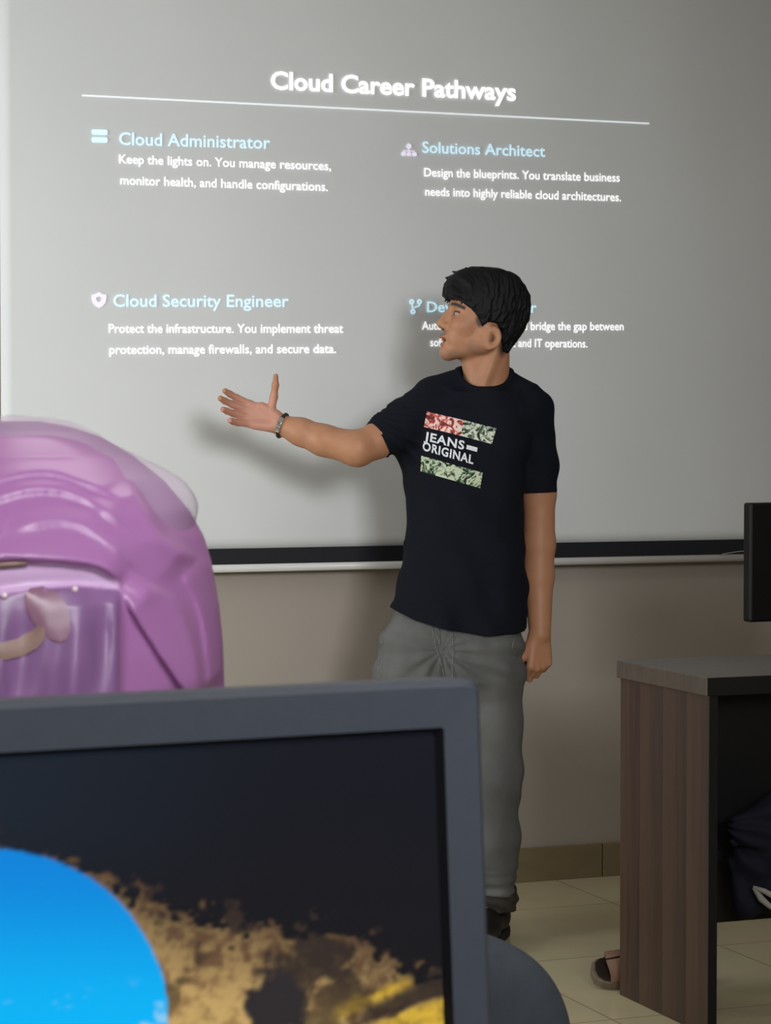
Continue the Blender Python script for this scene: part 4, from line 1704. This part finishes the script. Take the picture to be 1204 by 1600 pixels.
def scarf_fn(grow):
    def fn(X, Y, Z):
        o = np.argsort(SZ)
        a = np.interp(Z, np.array(SZ)[o], np.array(SA)[o])
        b = a * 1.12
        yc = .01
        q = np.sqrt((X / np.maximum(a, 1e-4)) ** 2 + ((Y - yc) / np.maximum(b, 1e-4)) ** 2)
        zt = SZ[0]
        d = (q - 1) * np.maximum(a, .004)
        # round the crown
        d = np.maximum(d, Z - zt) * np.where(Z > SZ[4], .75, 1)
        return d - grow
    return fn


hj.apply(scarf_fn(0), (-.3, -.3, .5), (.3, .3, 1.5), .001)


def folds(Fv, X, Y, Z):
    X2, Z2 = X[:, 0, :][:, None, :] if X.ndim == 3 and X.shape[2] > 1 else X, Z
    h_ = 0
    for pts, w_, amp, side, soft in FOLDS:
        h_ = h_ + polyfold(X, Z, pts, w_, amp, side, soft)
    # fine hanging folds of the inner fall
    inner = np.clip((W(212, 0)[0] - X) / .006, 0, 1) * np.clip((W(0, 905)[2] - Z) / .02, 0, 1)
    h_ = h_ + inner * (np.sin(X * 330 + 2.5 * np.sin(Z * 30)) * .0011 + np.sin(X * 150 + 1.2 * np.sin(Z * 22)) * .0017)
    bk = np.clip((.02 - Y) / .04, 0, 1)
    return Fv - (h_ - .004) * bk


hj.everywhere(folds)
# face opening on the far side
hj.ell((0, .15, HZ0 - .03), (.062, .10, .085), .01, 'sub')
hj.ell((0, .02, HZ0 - .0), (.077, .095, .083), .004, 'sub')


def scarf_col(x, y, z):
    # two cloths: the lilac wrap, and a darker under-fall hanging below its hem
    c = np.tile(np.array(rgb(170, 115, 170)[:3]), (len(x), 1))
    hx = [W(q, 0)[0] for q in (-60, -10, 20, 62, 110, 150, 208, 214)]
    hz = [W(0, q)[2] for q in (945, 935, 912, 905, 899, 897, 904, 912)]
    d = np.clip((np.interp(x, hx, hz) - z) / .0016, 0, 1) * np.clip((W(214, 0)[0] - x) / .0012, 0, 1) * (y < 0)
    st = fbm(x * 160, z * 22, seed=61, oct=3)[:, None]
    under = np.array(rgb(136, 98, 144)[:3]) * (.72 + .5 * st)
    # paler band above the under-fall
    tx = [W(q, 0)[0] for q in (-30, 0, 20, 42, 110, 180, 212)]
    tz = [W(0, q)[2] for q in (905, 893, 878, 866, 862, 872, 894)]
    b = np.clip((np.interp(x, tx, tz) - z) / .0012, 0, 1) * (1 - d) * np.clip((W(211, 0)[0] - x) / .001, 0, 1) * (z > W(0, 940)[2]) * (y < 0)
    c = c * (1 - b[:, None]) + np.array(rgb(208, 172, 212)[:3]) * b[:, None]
    return c * (1 - d[:, None]) + under * d[:, None]


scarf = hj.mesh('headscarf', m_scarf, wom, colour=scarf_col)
del hj
# sheer outer layer, lifting off at the upper right
m_sheer = bpy.data.materials.new('sheer_chiffon')
m_sheer.use_nodes = True
nt = m_sheer.node_tree
p = nt.nodes['Principled BSDF']
p.inputs['Base Color'].default_value = rgb(196, 168, 200)
p.inputs['Roughness'].default_value = .4
wv = nt.nodes.new('ShaderNodeTexNoise')
wv.inputs['Scale'].default_value = 18
tcn = nt.nodes.new('ShaderNodeTexCoord')
nt.links.new(tcn.outputs['Object'], wv.inputs['Vector'])
mr = nt.nodes.new('ShaderNodeMapRange')
mr.inputs['To Min'].default_value = .38
mr.inputs['To Max'].default_value = .52
nt.links.new(wv.outputs['Fac'], mr.inputs['Value'])
nt.links.new(mr.outputs[0], p.inputs['Alpha'])
V, Q = [], []
na, nb_ = 72, 46
order = np.argsort(SZ)
for j in range(nb_ + 1):
    py_ = 651 + (880 - 651) * (j / nb_) ** 1.4
    z = W(22, py_)[2]
    a = float(np.interp(W(22, py_ + 3)[2], np.array(SZ)[order], np.array(SA)[order]))
    for i in range(na + 1):
        th = math.radians(-100 + 200 * i / na)
        u = math.sin(th)
        lift = -.010 + .0128 * math.exp(-((py_ - 651) / 30) ** 2) + .0195 * math.exp(-((py_ - 765) / 62) ** 2) * max(0, u) ** 5
        V.append(((a + lift) * u, .01 - (a * 1.12 + lift * .7) * math.cos(th), z + .001))
for j in range(nb_):
    for i in range(na):
        q_ = j * (na + 1) + i
        Q.append((q_, q_ + 1, q_ + na + 2, q_ + na + 1))
link('sheer_layer', mesh_from('sheer_layer', V, Q, m_sheer, True), scarf)

# hair clip and pearls showing on the back of the scarf
sb = BVHTree.FromPolygons([v.co[:] for v in scarf.data.vertices], [tuple(q.vertices) for q in scarf.data.polygons])


def on_scarf(px_, py_, lift=0.0):
    q = W(px_, py_)
    hit = sb.ray_cast(Vector((q[0], -.4, q[2])), Vector((0, 1, 0)))
    return (q[0], (hit[0].y if hit[0] else -.1) - lift, q[2])


m_gold = mat('dull_gold', rgb(142, 115, 106), .4, .4, metal=.0, noise=(60, .12, (1, 1, 1)))
m_rose = mat('rose_shell', rgb(138, 98, 118), .35, .5, noise=(50, .12, (1, 1, 1)))
m_pearl = mat('pearl', rgb(240, 220, 224), .15, .6, noise=(50, .03, (1, 1, 1)))


def scarf_patch(name, cl, wd, m, parent, lift):
    # a thin band lying on the cloth: centre line and half widths in view units
    V, Q = [], []
    n = len(cl)
    for i_, (x, y) in enumerate(cl):
        a, b = cl[max(0, i_ - 1)], cl[min(n - 1, i_ + 1)]
        L = math.hypot(b[0] - a[0], b[1] - a[1])
        nx_, ny_ = -(b[1] - a[1]) / L, (b[0] - a[0]) / L
        for k in range(5):
            t = (k - 2) / 2 * wd[i_]
            V.append(on_scarf(x + nx_ * t, y + ny_ * t, lift if abs(k - 2) < 2 else lift * .7))
    for i_ in range(n - 1):
        for k in range(4):
            a = i_ * 5 + k
            Q.append((a, a + 1, a + 6, a + 5))
    return link(name, mesh_from(name, V, Q, m, True), parent)


clip = scarf_patch('hair_clip', [(26, 982), (40, 987), (58, 988), (78, 984), (96, 974), (104, 966), (108, 955)], [3, 9, 13, 13, 13, 11, 5], m_gold, scarf, .0012)
scarf_patch('clip_disc', [(86, 905), (96, 912), (108, 922), (120, 938), (128, 952), (134, 966), (138, 976)], [6, 18, 24, 26, 22, 16, 6], m_rose, clip, .0009)
bm = bmesh.new()
tube(bm, [on_scarf(x, y, .001) for x, y in ((34, 868), (52, 866), (70, 865), (86, 864))], [.0013, .0017, .0016, .001], 8)
obj('gold_bar', bm, m_gold, scarf, smooth=True)
for (x, y) in ((13, 878), (42, 912), (55, 910), (152, 903)):
    bm = bmesh.new()
    bmesh.ops.create_uvsphere(bm, u_segments=14, v_segments=10, radius=.0017)
    bmesh.ops.translate(bm, verts=bm.verts, vec=Vector(on_scarf(x, y, .001)))
    obj('pearl', bm, m_pearl, scarf, smooth=True)
